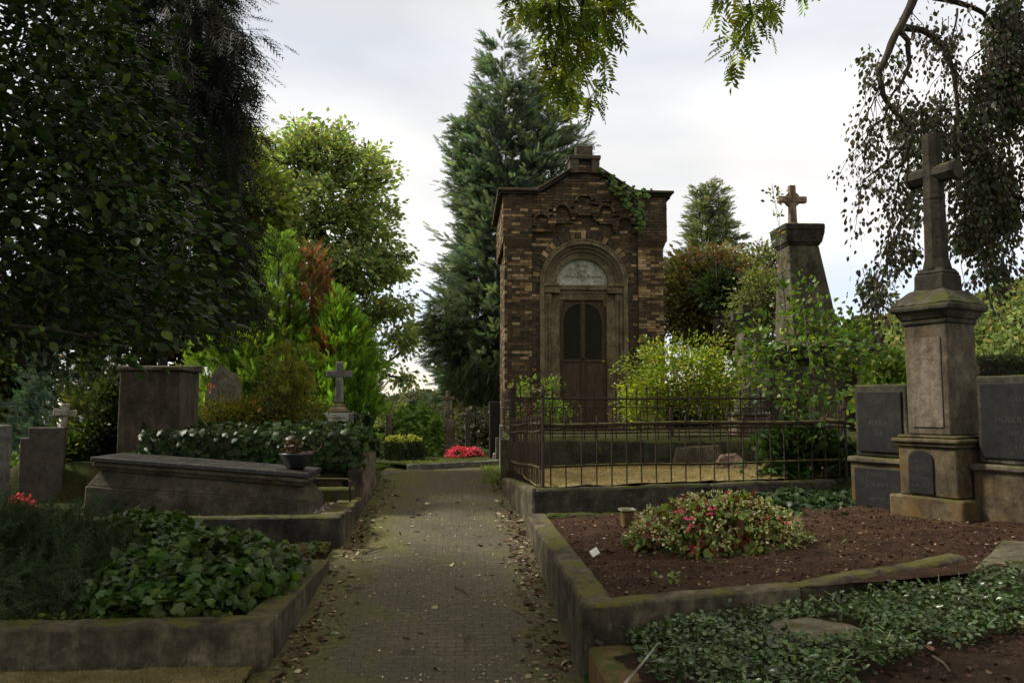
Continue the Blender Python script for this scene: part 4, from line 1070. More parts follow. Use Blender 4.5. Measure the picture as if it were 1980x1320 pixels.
def wing(label, x0, x1, zlt, zut, y0, loc, lines, lower_plaque=False, zbase=-.1):
    g = thing('gravestone', label, 'gravestone', loc)
    mb = lm(); mb.rbox(x0, y0, zbase, x1, y0+.26, zlt-.05, step=.08, amp=.006, r=.012); mb.build('lower_stone', M['monu_ochre'], g)
    mb = lm(); mb.rbox(x0-.015, y0-.03, zlt-.049, x1+.015, y0+.28, zlt, step=.08, amp=.005, r=.014); mb.build('ledge', M['monu'], g)
    mb = lm(); mb.rbox(x0+.03, y0+.04, zlt+.001, x1-.02, y0+.24, zut, step=.08, amp=.005, r=.014); mb.build('upper_stone', M['kerb_dark'], g)
    mb = lm(); mb.rbox(x0+.07, y0+.022, zlt+.045, x1-.06, y0+.05, zut-.06, step=.3, amp=.001, r=.004); q = mb.build('plaque', M['plaque_d'], g)
    for s_, zz, sz in lines:
        text_mesh('lettering', s_, sz, TM @ Matrix.Translation(((x0+x1)/2 if x1 < 1 else x0+.36, y0+.0208, zz)) @ RX, M['letter_l'], q, ext=.001)
    if lower_plaque:
        mb = lm(); mb.rbox(x0+.05, y0-.016, .05, x1-.05, y0+.01, zlt-.09, step=.3, amp=.001, r=.004); q = mb.build('plaque', M['plaque_d'], g)
        for s_, zz, sz in lower_plaque: text_mesh('lettering', s_, sz, TM @ Matrix.Translation(((x0+x1)/2, y0-.0178, zz)) @ RX, M['letter_l'], q, ext=.001)
    return g
pR = TM @ Vector((.9, .3, 0)); pLn = TM @ Vector((-.55, .3, 0))
wing('broad gravestone with a large dark inscribed plaque, cut by the right edge', .255, 1.55, .56, 1.20, .20, pR, (('GELEN', 1.01, .05), ('HUBERT  NEV', .86, .062), ('1898 - 1961', .77, .045), ('HILT', .67, .05)))
wing('narrow gravestone with two dark plaques left of the tall cross pedestal', -.80, -.26, .56, 1.16, .20, pLn, (('JOSEF', 1.0, .06), ('MARIA', .82, .06), ('GEB.', .74, .05)), (('FAMILIE', .40, .055), ('GEB. EWY', .32, .05), ('1880-1952', .20, .05)), zbase=-.05)

# ================================================================ obelisk monument
YO = 12.2
def X_(px, y=YO): return W(px, 700, Y=y).x
def Z_(py, y=YO): return W(1560, py, Y=y).z
ob = thing('obelisk_monument', 'wide walled family monument with a tapering obelisk and round topped pillars', 'grave monument', (X_(1570), YO, 1.2))
mb = MB(); xa, xb = X_(1440), X_(1700)
mb.rbox(xa, YO+.12, 1.1, xb, YO+.42, Z_(705), step=.12, amp=.005); mb.build('wall', M['obelisk'], ob)
mb = MB(); mb.rbox(xa-.03, YO+.08, Z_(705)+.001, xb+.03, YO+.46, Z_(694), step=.12, amp=.005, r=.012); mb.rbox(X_(1490), YO-.02, Z_(694)+.001, X_(1665), YO+.52, Z_(672), step=.1, amp=.005, r=.012); mb.build('cornice', M['kerb_dark'], ob)
oc = X_(1577); yo = YO+.22
def slant(mb, z0, w0, x0, z1, w1, x1, **k):
    mb.rough([(x0-w0/2,yo-w0/2,z0),(x0+w0/2,yo-w0/2,z0),(x0+w0/2,yo+w0/2,z0),(x0-w0/2,yo+w0/2,z0),(x1-w1/2,yo-w1/2,z1),(x1+w1/2,yo-w1/2,z1),(x1+w1/2,yo+w1/2,z1),(x1-w1/2,yo+w1/2,z1)], **k)
PXM = YO/F
zs0, zs1 = Z_(671), Z_(476)
xt = X_(1560)
mb = MB(); slant(mb, zs0, 116*PXM, X_(1576), zs0+.12, 98*PXM, X_(1575), step=.06, amp=.004); slant(mb, zs0+.121, 96*PXM, X_(1574), zs1, 62*PXM, xt, step=.1, amp=.004, r=.012); mb.build('shaft', M['obelisk'], ob)
mb = MB(); slant(mb, zs1+.001, 62*PXM, xt, zs1+.05, 70*PXM, xt, amp=.003); slant(mb, zs1+.051, 72*PXM, xt, Z_(447), 82*PXM, xt, amp=.004); slant(mb, Z_(447)+.001, 82*PXM, xt, Z_(434), 82*PXM, xt, amp=.005, r=.015); mb.build('capital', M['kerb_dark'], ob)
mb = MB(); xk = X_(1552); za, zb_ = Z_(433), Z_(352)
mb.taper(xk, yo, za, Z_(424), .17, .17, .11, .11, amp=.003); latin_cross(mb, (xk, yo), Z_(425), zb_, .105, .09, Z_(380), .46, flare=1.0)
mb.ring(xk, Z_(380), .0001, .125, yo-.03, yo+.03, 0, 2*math.pi, 20)
mb.build('cross', M['red_sand'], ob)
for pxc, wpx, ptop, extra in ((1460, 46, 634, True), (1686, 52, 622, False)):
    xc_ = X_(pxc, YO-.1); hw = wpx*PXM/2; zt = Z_(ptop, YO-.1); zsh = zt - hw*1.25
    mb = MB(); mb.rbox(xc_-hw, YO-.10, 1.1, xc_+hw, YO+.30, zsh-.18, step=.1, amp=.004); mb.rbox(xc_-hw-.03, YO-.13, zsh-.179, xc_+hw+.03, YO+.33, zsh-.10, amp=.004, step=.1, r=.012)
    n_ = 14; pts = [(xc_-hw, zsh-.10), (xc_+hw, zsh-.10), (xc_+hw, zsh)] + [(xc_+hw*math.cos(math.pi*i/n_), zsh+hw*1.25*math.sin(math.pi*i/n_)) for i in range(1, n_)] + [(xc_-hw, zsh)]
    mb.prism(pts, YO-.10, YO+.28); mb.build('pillar', M['obelisk'], ob, bevel=.008)
xc_ = X_(1449, YO); mb = MB(); zt = Z_(636)
latin_cross(mb, (xc_, YO+.1), zt-.05, Z_(588), .13, .1, Z_(613), .46); mb.build('small_cross', M['kerb_dark'], ob)
mb = MB(); mb.box(X_(1438), YO-.115, Z_(768), X_(1482), YO-.101, Z_(700)); mb.build('niche_slab', M['grey'], ob)
yp = 10.8; pd = thing('stone_pedestal', 'reddish pedestal with a pale cap in front of the left monument pillar', 'pedestal', (W(1455,800,Y=yp).x, yp, 1.1))
xa, xb = W(1422,800,Y=yp).x, W(1492,800,Y=yp).x; zt = W(1455,797,Y=yp).z
mb = MB(); mb.rbox(xa+.03, yp, 1.0, xb-.03, yp+.4, zt-.05, step=.08, amp=.006); mb.build('block', M['red_sand'], pd)
mb = MB(); mb.rbox(xa, yp-.03, zt-.049, xb, yp+.43, zt, step=.08, amp=.006, r=.015); mb.build('cap', M['grey'], pd)
mb = MB(); mb.rbox(xa+.1, yp+.05, zt+.001, xb-.1, yp+.35, W(1455,768,Y=yp).z, step=.08, amp=.004); mb.build('upper_block', M['grey'], pd)

# ================================================================ iron fences
def fence(label, loc, runs, group=None):
    """runs: (a, b, nbars, zbase0, zbase1, rails[(h, r)], barh, alt, post_at)"""
    f = thing('iron_fence', label, 'fence', loc); off = OFF[f]
    bars = {}
    for (a, b, nb, z0, z1, rails, bh, alt, posts) in runs:
        a, b = Vector(a), Vector(b)
        for h_, r_, mt in rails:
            n_ = 10; pts = []
            for i in range(n_+1):
                t = i/n_; p = a.lerp(b, t); pts.append((p.x, p.y, z0+(z1-z0)*t + h_ + .006*math.sin(t*9+h_*30)))
            mb = MB(); mb.tube(pts, r_, 4 if r_ < .01 else 6); mb.build('rail', M[mt], f)
        for i in range(nb):
            t = (i+.5)/nb; p = a.lerp(b, t); hh = bh - (alt if i % 2 else 0); key = round(hh, 3)
            if key not in bars:
                m2 = MB(); m2.tube([(0,0,0),(0,0,hh-.07)], .0068, 5); m2.tube([(0,0,hh-.07),(0,0,hh-.055),(0,0,hh-.03),(0,0,hh)], [.007,.013,.010,.001], 5); m2.lathe((0,0,hh-.085), [(.007,0),(.012,.008),(.007,.016)], 6)
                ob_ = m2.build('bar', M['iron']); bars[key] = ob_; o_ = ob_; o_.parent = f
            else:
                o_ = bars[key].copy(); COL.objects.link(o_); o_.parent = f
            o_.location = Vector((p.x, p.y, z0+(z1-z0)*t)) - off
            o_.rotation_euler = (rnd.gauss(0, .012), rnd.gauss(0, .012), rnd.uniform(0, 1))
        for (t, hh, r_) in posts:
            p = a.lerp(b, t); zz = z0+(z1-z0)*t
            mb = MB(); mb.tube([(p.x,p.y,zz-.02),(p.x,p.y,zz+hh-.12)], r_, 6); mb.tube([(p.x,p.y,zz+hh-.12),(p.x,p.y,zz+hh-.10),(p.x,p.y,zz+hh-.05),(p.x,p.y,zz+hh)], [r_, r_*1.5, r_*1.1, .002], 6); mb.build('post', M['iron'], f)
    return f
XF = W(1636, 900, Y=7.5).x
RF = [(.19, .011, 'iron_moss'), (.51, .010, 'iron'), (.555, .019, 'iron_moss')]
fence('rusty iron spear fence in front of the dry grass, nearest the soil bed', (.74, 7.13, .9), [
    ((.74, 7.14), (XF, 7.50), 21, .90, .925, RF, .71, .07, [(0, .92, .016), (1, .78, .016)]),
    ((.725, 7.18), (.565, 8.92), 21, .90, .84, [(.18, .013, 'iron_moss'), (.50, .012, 'iron_moss'), (.575, .012, 'iron_moss')], .66, .0, [(1, .8, .014)]),
    ((XF, 7.52), (XF+.15, 8.9), 11, .925, .95, RF, .70, .07, [(1, .8, .016)])])
x0, x1 = W(996, 800, Y=9.07).x, W(1560, 800, Y=9.12).x
RR = [(.09, .010, 'iron'), (.37, .008, 'iron'), (.475, .012, 'iron')]
fence('dark iron spear fence on the terrace wall in front of the chapel', (x0, 9.07, 1.25), [
    ((x0, 9.07), (x1, 9.12), 28, 1.24, 1.24, RR, .63, .04, [(0, .68, .013), (1, .70, .014)]),
    ((x0+.01, 9.12), (.75, 13.9), 30, 1.24, 1.24, RR, .63, .0, [(1, .68, .013)]),
    ((x1, 9.17), (x1+.35, 13.5), 26, 1.24, 1.24, RR, .68, .0, [])])

# ================================================================ things lying on the soil bed and ground cover bed
c = W(1215, 1030, z=.635); gl = thing('grave_lantern', 'small stone lantern post with a white speckled top on the bare soil', 'lantern', (c.x, c.y, .63))
mb = MB(); mb.rbox(c.x-.095, c.y-.06, .60, c.x+.095, c.y+.1, .645, amp=.008, step=.04); mb.build('foot_slab', M['kerb'], gl)
mb = MB(); mb.taper(c.x, c.y+.03, .646, .80, .085, .085, .10, .10, amp=.003, step=.04); mb.build('post', M['monu_ochre'], gl)
mb = MB(); mb.taper(c.x, c.y+.03, .801, .822, .13, .13, .125, .125, amp=.004, step=.03); mb.build('cap', M['pale'], gl)
c = W(1150, 1072, z=.66); mb = MB()
mb.T = Matrix.Translation((c.x, c.y, .675)) @ Matrix.Rotation(.5, 4, 'Z') @ Matrix.Rotation(-.5, 4, 'X') @ Matrix.Rotation(-.35, 4, 'Y')
mb.box(-.035, -.002, -.02, .035, .002, .025); tg = thing('plant_label', 'bright white plant tag stuck in the soil by the kerb', 'plant label', (c.x, c.y, .64))
mb.build('card', flatcol('white_plastic', False, .4, 0, (.75,.73,.66), 20, .1), tg)
mb = MB(); mb.tube([(c.x-.02, c.y, .61), (c.x-.02, c.y, .67)], .004, 5); mb.build('stake', M['pale'], tg)
def plan_stone(pix, z, t, mat, name, label, amp=.008):
    P = [W(px, py, z=z) for px, py in pix]; n_ = len(P); c = sum(P, Vector())/n_
    mb = MB(); ring = []; steps_ = 6
    for i in range(n_):
        for j in range(steps_):
            p = P[i].lerp(P[(i+1) % n_], j/steps_); q = p*9; ring.append(p + Vector((noise.noise(q), noise.noise(q+Vector((5,5,5))), 0))*amp*1.5)
    m_ = len(ring); top = [(p.x, p.y, z + .004*noise.noise(p*14)) for p in ring]; edge = [((p.x-c.x)*1.02+c.x, (p.y-c.y)*1.02+c.y, z-.012) for p in ring]; bot = [(p[0], p[1], z-t) for p in edge]
    inner = [(c.x+(p[0]-c.x)*.5, c.y+(p[1]-c.y)*.5, z+.004+.004*noise.noise(Vector(p)*6)) for p in top]
    mb.add(top+edge+bot+inner+[(c.x, c.y, z+.006)], [(i, (i+1) % m_, (i+1) % m_+3*m_, i+3*m_) for i in range(m_)] + [(i+m_, (i+1) % m_+m_, (i+1) % m_, i) for i in range(m_)] +
           [(i+2*m_, (i+1) % m_+2*m_, (i+1) % m_+m_, i+m_) for i in range(m_)] + [(i+3*m_, (i+1) % m_+3*m_, 4*m_) for i in range(m_)])
    o = mb.build(name, mat, loc=(c.x, c.y, z-t)); tag(o, label, 'stone'); return o
plan_stone([(1478,1215),(1500,1198),(1560,1192),(1640,1205),(1690,1222),(1600,1240),(1520,1243)], .605, .12, M['flat'], 'stepping_stone', 'flat grey beige stone half hidden in the green ground cover')
mb = MB(); a, b = W(1880,1100,z=.73), W(2010,1118,z=.73); c_, d_ = W(2010,1050,z=.80), W(1935,1047,z=.80)
mb.rough([(a.x,a.y,.5),(b.x,b.y,.5),(c_.x,c_.y,.5),(d_.x,d_.y,.5),(a.x,a.y,.73),(b.x,b.y,.73),(c_.x,c_.y,.81),(d_.x,d_.y,.81)], step=.05, amp=.008, r=.015)
tag(mb.build('grave_slab', M['flat'], loc=(a.x, a.y, .6)), 'tilted rough grave slab at the right edge before the broad gravestone', 'stone')

# ================================================================ vegetation
def px_ell(px, py, rx, ry, Y, ryd=None):
    c = W(px, py, Y=Y); k = c.y/F*1.0
    return (c, rx*Y/F, (ryd if ryd is not None else rx)*Y/F, ry*Y/F)
def in_ell(e, n, shell=.35):
    c, a, b, h = e
    d = rdir(n); r = (shell + (1-shell)*RS.rand(n, 1))**(.6)
    return np.array(c[:]) + d*r*np.array([a, b, h])
def top(o_parent_name, label, cat, loc, group=None): return thing(o_parent_name, label, cat, loc, group)
def blob_plant(name, label, cat, Y, blobs, stems, n_tips, n_leaf, rad, size, tmpl, base, mat='leaf', r0=.08, ydep=None, group=None, fname='foliage', wood='bark', sname='trunk', rise=.25, minr=.006, **k):
    """blobs: photo ellipses (px,py,rx,ry[,weight]) of the crown at depth Y; stems: trunk line [(px,py)...]"""
    tr = [W(q[0], q[1], Y=Y + (q[2] if len(q) > 2 else 0)) for q in stems]
    t = thing(name, label, cat, tr[0], group)
    ws = np.array([ (b[4] if len(b) > 4 else b[2]*b[3]) for b in blobs], float); ws = ws/ws.sum()
    tips = []
    for b, w_ in zip(blobs, ws):
        n_ = max(2, int(round(n_tips*w_))); e = px_ell(b[0], b[1], b[2], b[3], Y, ydep if ydep else (b[2]+b[3])/2)
        tips += list(in_ell(e, n_, .2))
    tips = [p for p in tips if p[2] > tr[0].z + .02]
    mb = MB(); skeleton(mb, None, tr, tips, r0, rise=rise, minr=minr); mb.build(sname, M[wood], t, smooth=True)
    V_, T_, C_ = clumps(tips, n_leaf, rad, size, tmpl, base, **k)
    np_mesh(fname, V_, T_, C_, M[mat], t)
    return t
def conifer(name, label, cat, Y, cones, n, size, base, mat='leaf_thick', up=.25, tmpl=T_FROND, alt=None, altp=0, lump=.28, power=.7, droop=0.0, trunk=None, patches=None, inner=.45, group=None, branchy=0, tier=0, plume=7, pl=1.1, pspread=.55, hollow=.38, flatn=.3, ground=.5, wood='bark', depth=1.0, cvar=.2):
    """cones: (px_top, py_top, px_base, py_base, radius_px, weight)"""
    tr = trunk or [(cones[0][2], cones[0][3]), (cones[0][0], cones[0][1]+20)]
    base0 = W(tr[0][0], tr[0][1], Y=Y); t = thing(name, label, cat, (base0.x, Y, ground), group)
    parts = []; mb = MB(); ws = np.array([c[5] if len(c) > 5 else 1 for c in cones], float); ws /= ws.sum()
    for (xt, yt, xb, yb, R, *_r), w_ in zip(cones, ws):
        a = np.array(W(xb, yb, Y=Y)[:]); b = np.array(W(xt, yt, Y=Y)[:]); Rm = R*Y/F; m = int(n*w_)
        tt = 1-(RS.rand(m)**.62); an = RS.rand(m)*2*np.pi
        prof = Rm*np.clip(1-tt, 0, 1)**power + Rm*.04
        # big boughs: radius waves with angle and height
        ph = np.array([noise.noise(Vector((math.cos(x)*1.7 + xt, math.sin(x)*1.7, h*9.0))) for x, h in zip(an, tt)])
        ph2 = np.array([noise.noise(Vector((math.cos(x)*5 + xt, math.sin(x)*5, h*22.0))) for x, h in zip(an, tt)])
        rr = prof*(1 + lump*1.6*ph + lump*.9*ph2)*(hollow + (1-hollow)*RS.rand(m)**inner)
        if tier: rr = rr*(.55 + .6*(1-(tt*tier) % 1.0))
        P = a + (b-a)*tt[:, None] + np.stack([np.cos(an)*rr, np.sin(an)*rr*depth, RS.normal(0, .02, m)], 1)
        out = np.stack([np.cos(an), np.sin(an), np.zeros(m)], 1)
        D = out*(1-up*.6) + np.array([0, 0, up*1.4-droop]) + rdir(m)*.35
        Nn = np.array([0, 0, 1])*flatn + rdir(m)*.8 + out*.3
        C = cols(m, base, .22, alt, altp)
        C *= (1 + cvar*2*ph2[:, None]).clip(.5, 1.6)
        if patches:
            for (qx, qy, qr, qc) in patches:
                q = np.array(W(qx, qy, Y=Y)[:]); dd = np.sqrt(((P-q)[:, [0, 2]]**2).sum(1)); mm = (dd < qr*Y/F*(.8+.5*RS.rand(m))) & (P[:, 1] < Y + Rm*.3)
                C[mm] = cols(int(mm.sum()), qc, .3)
        g_ = max(1, m//plume); idx = RS.choice(m, g_, replace=False); Dn = nrm(D[idx]); pw = size*pl*(.6+.9*RS.rand(g_))*(1-.35*tt[idx])
        s_i = np.tile((np.arange(plume)+.3)/plume, g_); rep = np.repeat(np.arange(g_), plume); M_ = g_*plume
        P2 = P[idx][rep] + Dn[rep]*(s_i*pw[rep])[:, None] + RS.normal(0, size*.05, (M_, 3))
        D2 = Dn[rep]*(.6+.7*s_i[:, None]) + nrm(np.cross(Dn[rep], rdir(M_)))*(pspread*(1-.55*s_i[:, None])) + [0, 0, -droop*.3]
        N2 = Nn[idx][rep] + rdir(M_)*.5
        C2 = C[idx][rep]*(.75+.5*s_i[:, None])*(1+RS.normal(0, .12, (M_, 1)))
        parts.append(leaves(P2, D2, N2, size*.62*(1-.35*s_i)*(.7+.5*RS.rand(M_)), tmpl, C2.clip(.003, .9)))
        mb.tube([Vector(a)*(1-f)+Vector(b)*f for f in (0, .3, .6, .93)], [max(.02, Rm*.07)*q for q in (1, .8, .5, .15)], 6)
        for _ in range(branchy):
            f = rnd.uniform(.03, .92); an_ = rnd.uniform(0, 6.28); p = Vector(a)*(1-f)+Vector(b)*f; rr_ = Rm*(1-f)**power*.8
            mb.tube([p, p+Vector((math.cos(an_)*rr_*.5, math.sin(an_)*rr_*.5, up*.2*rr_)), p+Vector((math.cos(an_)*rr_, math.sin(an_)*rr_, (up*.6-droop*.5)*rr_))], [.018*Rm+.005, .012*Rm+.004, .004], 4, cap=False)
    if base0.z > ground: mb.tube([(base0.x, Y, ground), (base0.x, Y, base0.z+.2)], max(.03, cones[0][4]*Y/F*.08), 6)
    mb.build('trunk', M[wood], t, smooth=True)
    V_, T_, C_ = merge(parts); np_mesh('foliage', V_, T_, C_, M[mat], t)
    return t

# -- tall blue green cypress behind the chapel, with its low side bough
conifer('cypress_tree', 'tall blue green cypress rising behind the brick chapel tomb', 'tree', 20,
    [(968, 62, 1000, 790, 112, 5), (1072, 150, 1055, 770, 86, 2.6), (1010, 140, 1010, 600, 116, 2), (915, 480, 930, 770, 40, 1.2), (893, 225, 950, 440, 42, .8)],
    34000, .46, (.105, .15, .105), tmpl=T_SPRAY, up=.30, droop=.10, lump=.45, power=.56, alt=(.15, .19, .125), altp=.25, ground=.6, cvar=.4, depth=.9)
conifer('yew_tree', 'dark green bough of a low conifer reaching left from below the cypress', 'tree', 19,
    [(856, 566, 878, 700, 46, 1), (885, 660, 905, 770, 26, .8), (828, 600, 868, 660, 24, .5)], 4200, .28, (.065, .095, .05), tmpl=T_SPRAY, up=.1, droop=.25, lump=.5, power=.5, ground=.6)
# -- bright conifers with brown dead patches
BR = (.22, .085, .04)
G1 = (.24, .35, .055)
conifer('garden_conifer', 'bright green conifer with the tallest pointed tip, left of the brown one', 'conifer', 14.2,
    [(540, 452, 535, 760, 75, 1.4), (500, 520, 490, 780, 65, .8), (425, 585, 445, 820, 85, 1.3), (560, 560, 545, 820, 70, .8), (470, 600, 480, 820, 70, .8)], 21000, .23, G1, tmpl=T_SPRAY, up=.65, lump=.42, power=.75, alt=(.09, .17, .03), altp=.35,
    patches=[(415, 560, 22, BR), (462, 640, 16, BR)], ground=1.0)
conifer('garden_conifer', 'dying conifer with a rusty brown crown between two bright green ones', 'conifer', 14.6,
    [(603, 478, 600, 790, 74, 2), (575, 600, 580, 810, 60, 1), (630, 560, 630, 800, 58, .8)], 13000, .21, (.20, .21, .05), up=.65, lump=.42, power=.6,
    patches=[(612, 560, 62, (.24, .12, .06)), (596, 600, 26, BR), (570, 640, 10, BR)], tmpl=T_SPRAY, alt=(.16, .085, .03), altp=.25, ground=1.0)
conifer('garden_conifer', 'bright green conifer behind the grey cross, right of the brown one', 'conifer', 13.9,
    [(658, 560, 655, 810, 60, 1.5), (694, 625, 682, 820, 50, 1.2), (640, 620, 640, 810, 55, .8), (610, 640, 605, 820, 62, .8)], 19000, .22, (.21, .35, .04), up=.65, lump=.42, power=.7, tmpl=T_SPRAY, alt=(.09, .18, .03), altp=.3,
    patches=[(633, 690, 17, BR), (618, 655, 12, BR)], ground=1.0)
# -- maple behind them
blob_plant('maple_tree', 'large round light green broadleaf tree behind the bright conifers', 'tree', 23,
    [(610, 285, 80, 55), (545, 325, 55, 50), (700, 330, 62, 65), (600, 390, 110, 70), (700, 430, 72, 55), (530, 420, 55, 70), (690, 520, 95, 45), (755, 500, 40, 45), (745, 590, 50, 30), (775, 650, 26, 40, 1300), (725, 690, 28, 35, 900), (620, 520, 90, 60), (490, 330, 22, 25), (465, 420, 40, 60), (655, 620, 80, 50), (785, 730, 16, 24, 350)],
    [(632, 830), (628, 640), (616, 480), (606, 380), (610, 300)], 640, 46, .18, .150, T_DIA, (.26, .33, .12), r0=.30, droop=.25, alt=(.30, .27, .07), altp=.10, minr=.012, outw=.6, flat=.55)
blob_plant('broadleaf_tree', 'yellow green leafy tree between the dark firs and the round maple', 'tree', 19,
    [(480, 300, 26, 45), (500, 390, 55, 60), (455, 470, 65, 60), (520, 480, 40, 40)], [(470, 800), (470, 560), (485, 400)], 240, 44, .18, .15, T_DIA, (.19, .24, .05), r0=.2, droop=.3, alt=(.2, .2, .05), altp=.1, minr=.01)
# -- far right fir and the shrubby trees under it
conifer('fir_tree', 'pale green layered fir above the ivy covered bush, between chapel and obelisk', 'tree', 27,
    [(1370, 346, 1375, 640, 128, 3), (1348, 365, 1358, 480, 22, .5), (1388, 352, 1392, 480, 22, .5)], 7500, .40, (.17, .20, .10), tmpl=T_SPRAY, tier=9, up=.2, lump=.4, power=1.0, inner=.7, branchy=40, hollow=.12, ground=.0, depth=.8)
blob_plant('hawthorn_tree', 'dark bushy tree with olive and red tinged leaves right of the chapel', 'tree', 20,
    [(1375, 540, 85, 55), (1320, 580, 45, 80), (1400, 620, 85, 70), (1330, 520, 40, 30), (1440, 560, 45, 60)], [(1380, 790), (1380, 640), (1375, 540)], 420, 60, .20, .12, T_DIA, (.17, .155, .06), r0=.18, alt=(.17, .14, .06), altp=.3, minr=.01)
blob_plant('ivy_clad_bush', 'dense dark green ivy crown in the middle of the olive bush', 'bush', 18.2,
    [(1400, 560, 38, 36)], [(1388, 790), (1388, 600), (1388, 550)], 44, 60, .16, .10, T_OVAL, (.04, .065, .022), r0=.12, mat='leaf_gloss')
blob_plant('red_creeper', 'rusty red creeper leaves along the top of the dark ivy crown', 'creeper', 17.8,
    [(1350, 495, 35, 12), (1400, 490, 38, 14), (1440, 520, 25, 22)], [(1388, 560), (1385, 510)], 13, 7, .16, .10, T_OVAL, (.12, .04, .025), r0=.03, alt=(.10, .06, .02), altp=.3)
blob_plant('slender_tree', 'thin pale leaved tree between the red leaves and the obelisk', 'tree', 16,
    [(1490, 500, 24, 40), (1470, 570, 40, 50), (1500, 600, 30, 50), (1440, 620, 30, 35)], [(1480, 800), (1482, 620), (1490, 500)], 110, 40, .14, .085, T_DIA, (.14, .16, .06), r0=.05, minr=.006)
# -- dark trees, left
conifer('spruce_tree', 'nearly black drooping conifer at the left, reaching above the frame', 'tree', 10.5,
    [(330, -420, 320, 560, 112, 6), (345, -350, 345, 330, 80, 4), (260, -300, 250, 600, 130, 2), (380, 330, 385, 620, 55, 1.4)], 18000, .50, (.017, .027, .015), up=.0, droop=.55, lump=.5, power=.35, inner=.5, alt=(.035, .022, .014), altp=.2, ground=1.0, branchy=60, flatn=.15, depth=.8)
# fringed boughs of it against the sky
def boughs(name, label, cat, Y, lines, per, size, base, base_pt, mat='leaf_thick', r=.02, tmpl=T_FROND, alt=None, droop=.8, group=None, spread=.10):
    t = thing(name, label, cat, base_pt, group); mb = MB(); Ps = []; Ds = []
    for ln in lines:
        pts = [W(q[0], q[1], Y=Y + (q[2] if len(q) > 2 else 0)) for q in ln]
        mb.tube(pts, [r*(1-.8*i/(len(pts)-1)) for i in range(len(pts))], 5)
        for i in range(len(pts)-1):
            m = per; f = RS.rand(m, 1); a, b = np.array(pts[i][:]), np.array(pts[i+1][:])
            Ps.append(a+(b-a)*f + RS.normal(0, spread*.3, (m, 3))); Ds.append(nrm(np.repeat((b-a)[None], m, 0))*.5 + rdir(m)*.45 + [0, 0, -droop])
    P = np.concatenate(Ps); D = np.concatenate(Ds); m = len(P)
    V_, T_, C_ = leaves(P, D, rdir(m), size*(.6+.7*RS.rand(m)), tmpl, cols(m, base, .25, alt, .2 if alt else 0)); mb.build('branch', M['bark'], t, smooth=True); np_mesh('foliage', V_, T_, C_, M[mat], t)
    return t
SL = [[(330, 40), (400, 30), (440, 60, -.2), (478, 96, -.3)], [(330, 110), (400, 120), (450, 150), (495, 180, -.2)], [(320, 60), (380, 95), (430, 100), (462, 140)], [(330, 180), (390, 190), (440, 200), (470, 235)],
      [(320, 0), (370, -10), (410, 20), (425, 60)], [(330, 230), (390, 260), (430, 280), (455, 330)], [(300, 150), (350, 150), (400, 170), (435, 215)], [(310, 320), (370, 340), (410, 370), (440, 420)], [(320, 420), (390, 430), (440, 460), (490, 520)], [(330, 520), (400, 530), (450, 560), (500, 600)]]
boughs('spruce_bough', 'fringed drooping boughs at the right edge of the black conifer against the sky', 'branches', 8.8, SL, 46, .30, (.014, .020, .012), W(330, 150, Y=8.8), alt=(.03, .02, .015), spread=.25)
# near broadleaf tree on the left: trunk out of the frame, limbs reaching over the beds
def beech():
    root = Vector((-4.6, 3.6, .3)); t = thing('beech_tree', 'near beech with big glossy dark leaves filling the upper left of the photo', 'tree', root)
    tips = []; cnt = 0
    while cnt < 1000:
        px, py = RS.uniform(-700, 480), RS.uniform(-450, 700)
        lim = 690 if px < 230 else 690 - (px-230)*.16
        if py > lim: continue
        if px > 160 and py < 640:
            # slanting right hand edge of the mass
            edge = 215 + max(0, py)*.36
            if px > edge + RS.uniform(-60, 25): continue
        if py > 560 and px > 60 and RS.rand() < .3: continue
        Y = RS.uniform(3.8, 6.8); p = W(px, py, Y=Y)
        if p.z < 1.75: continue
        tips.append(p); cnt += 1
    mb = MB(); skeleton(mb, None, [root, root+Vector((.05, .1, 1.5)), root+Vector((.2, .2, 3.0)), root+Vector((.3, .6, 4.6))], tips, .09, rise=-.1, minr=.003, sides=8)
    mb.build('trunk', M['bark'], t, smooth=True)
    crown = []  # unseen upper crown, added to keep direct sun off the foreground
    while len(crown) < 230:
        x, y, z = RS.uniform(-8, -1.3), RS.uniform(-.5, 7), RS.uniform(4.2, 9.5)
        if z > 1.6 + .6*max(y, 0) + .8: crown.append(Vector((x, y, z)))
    mb = MB(); skeleton(mb, None, [root+Vector((.3, .6, 4.6)), root+Vector((.4, .7, 6.0)), root+Vector((.4, .8, 7.5))], crown, .12, rise=-.2, minr=.006); mb.build('limbs', M['bark'], t, smooth=True)
    np_mesh('crown', *clumps(crown[:170], 40, .36, .12, T_OVAL, (.03, .05, .012), up=.8), M['leaf_gloss'], t)
    V_, T_, C_ = clumps(tips, 64, .16, .046, T_OVAL, (.018, .033, .008), var=.35, alt=(.055, .085, .014), altp=.14, up=.8, droop=.35, flat=.45, svar=.35, cvar=.5, out=root+Vector((0, 0, 2)))
    np_mesh('foliage', V_, T_, C_, M['leaf_gloss'], t)
beech()
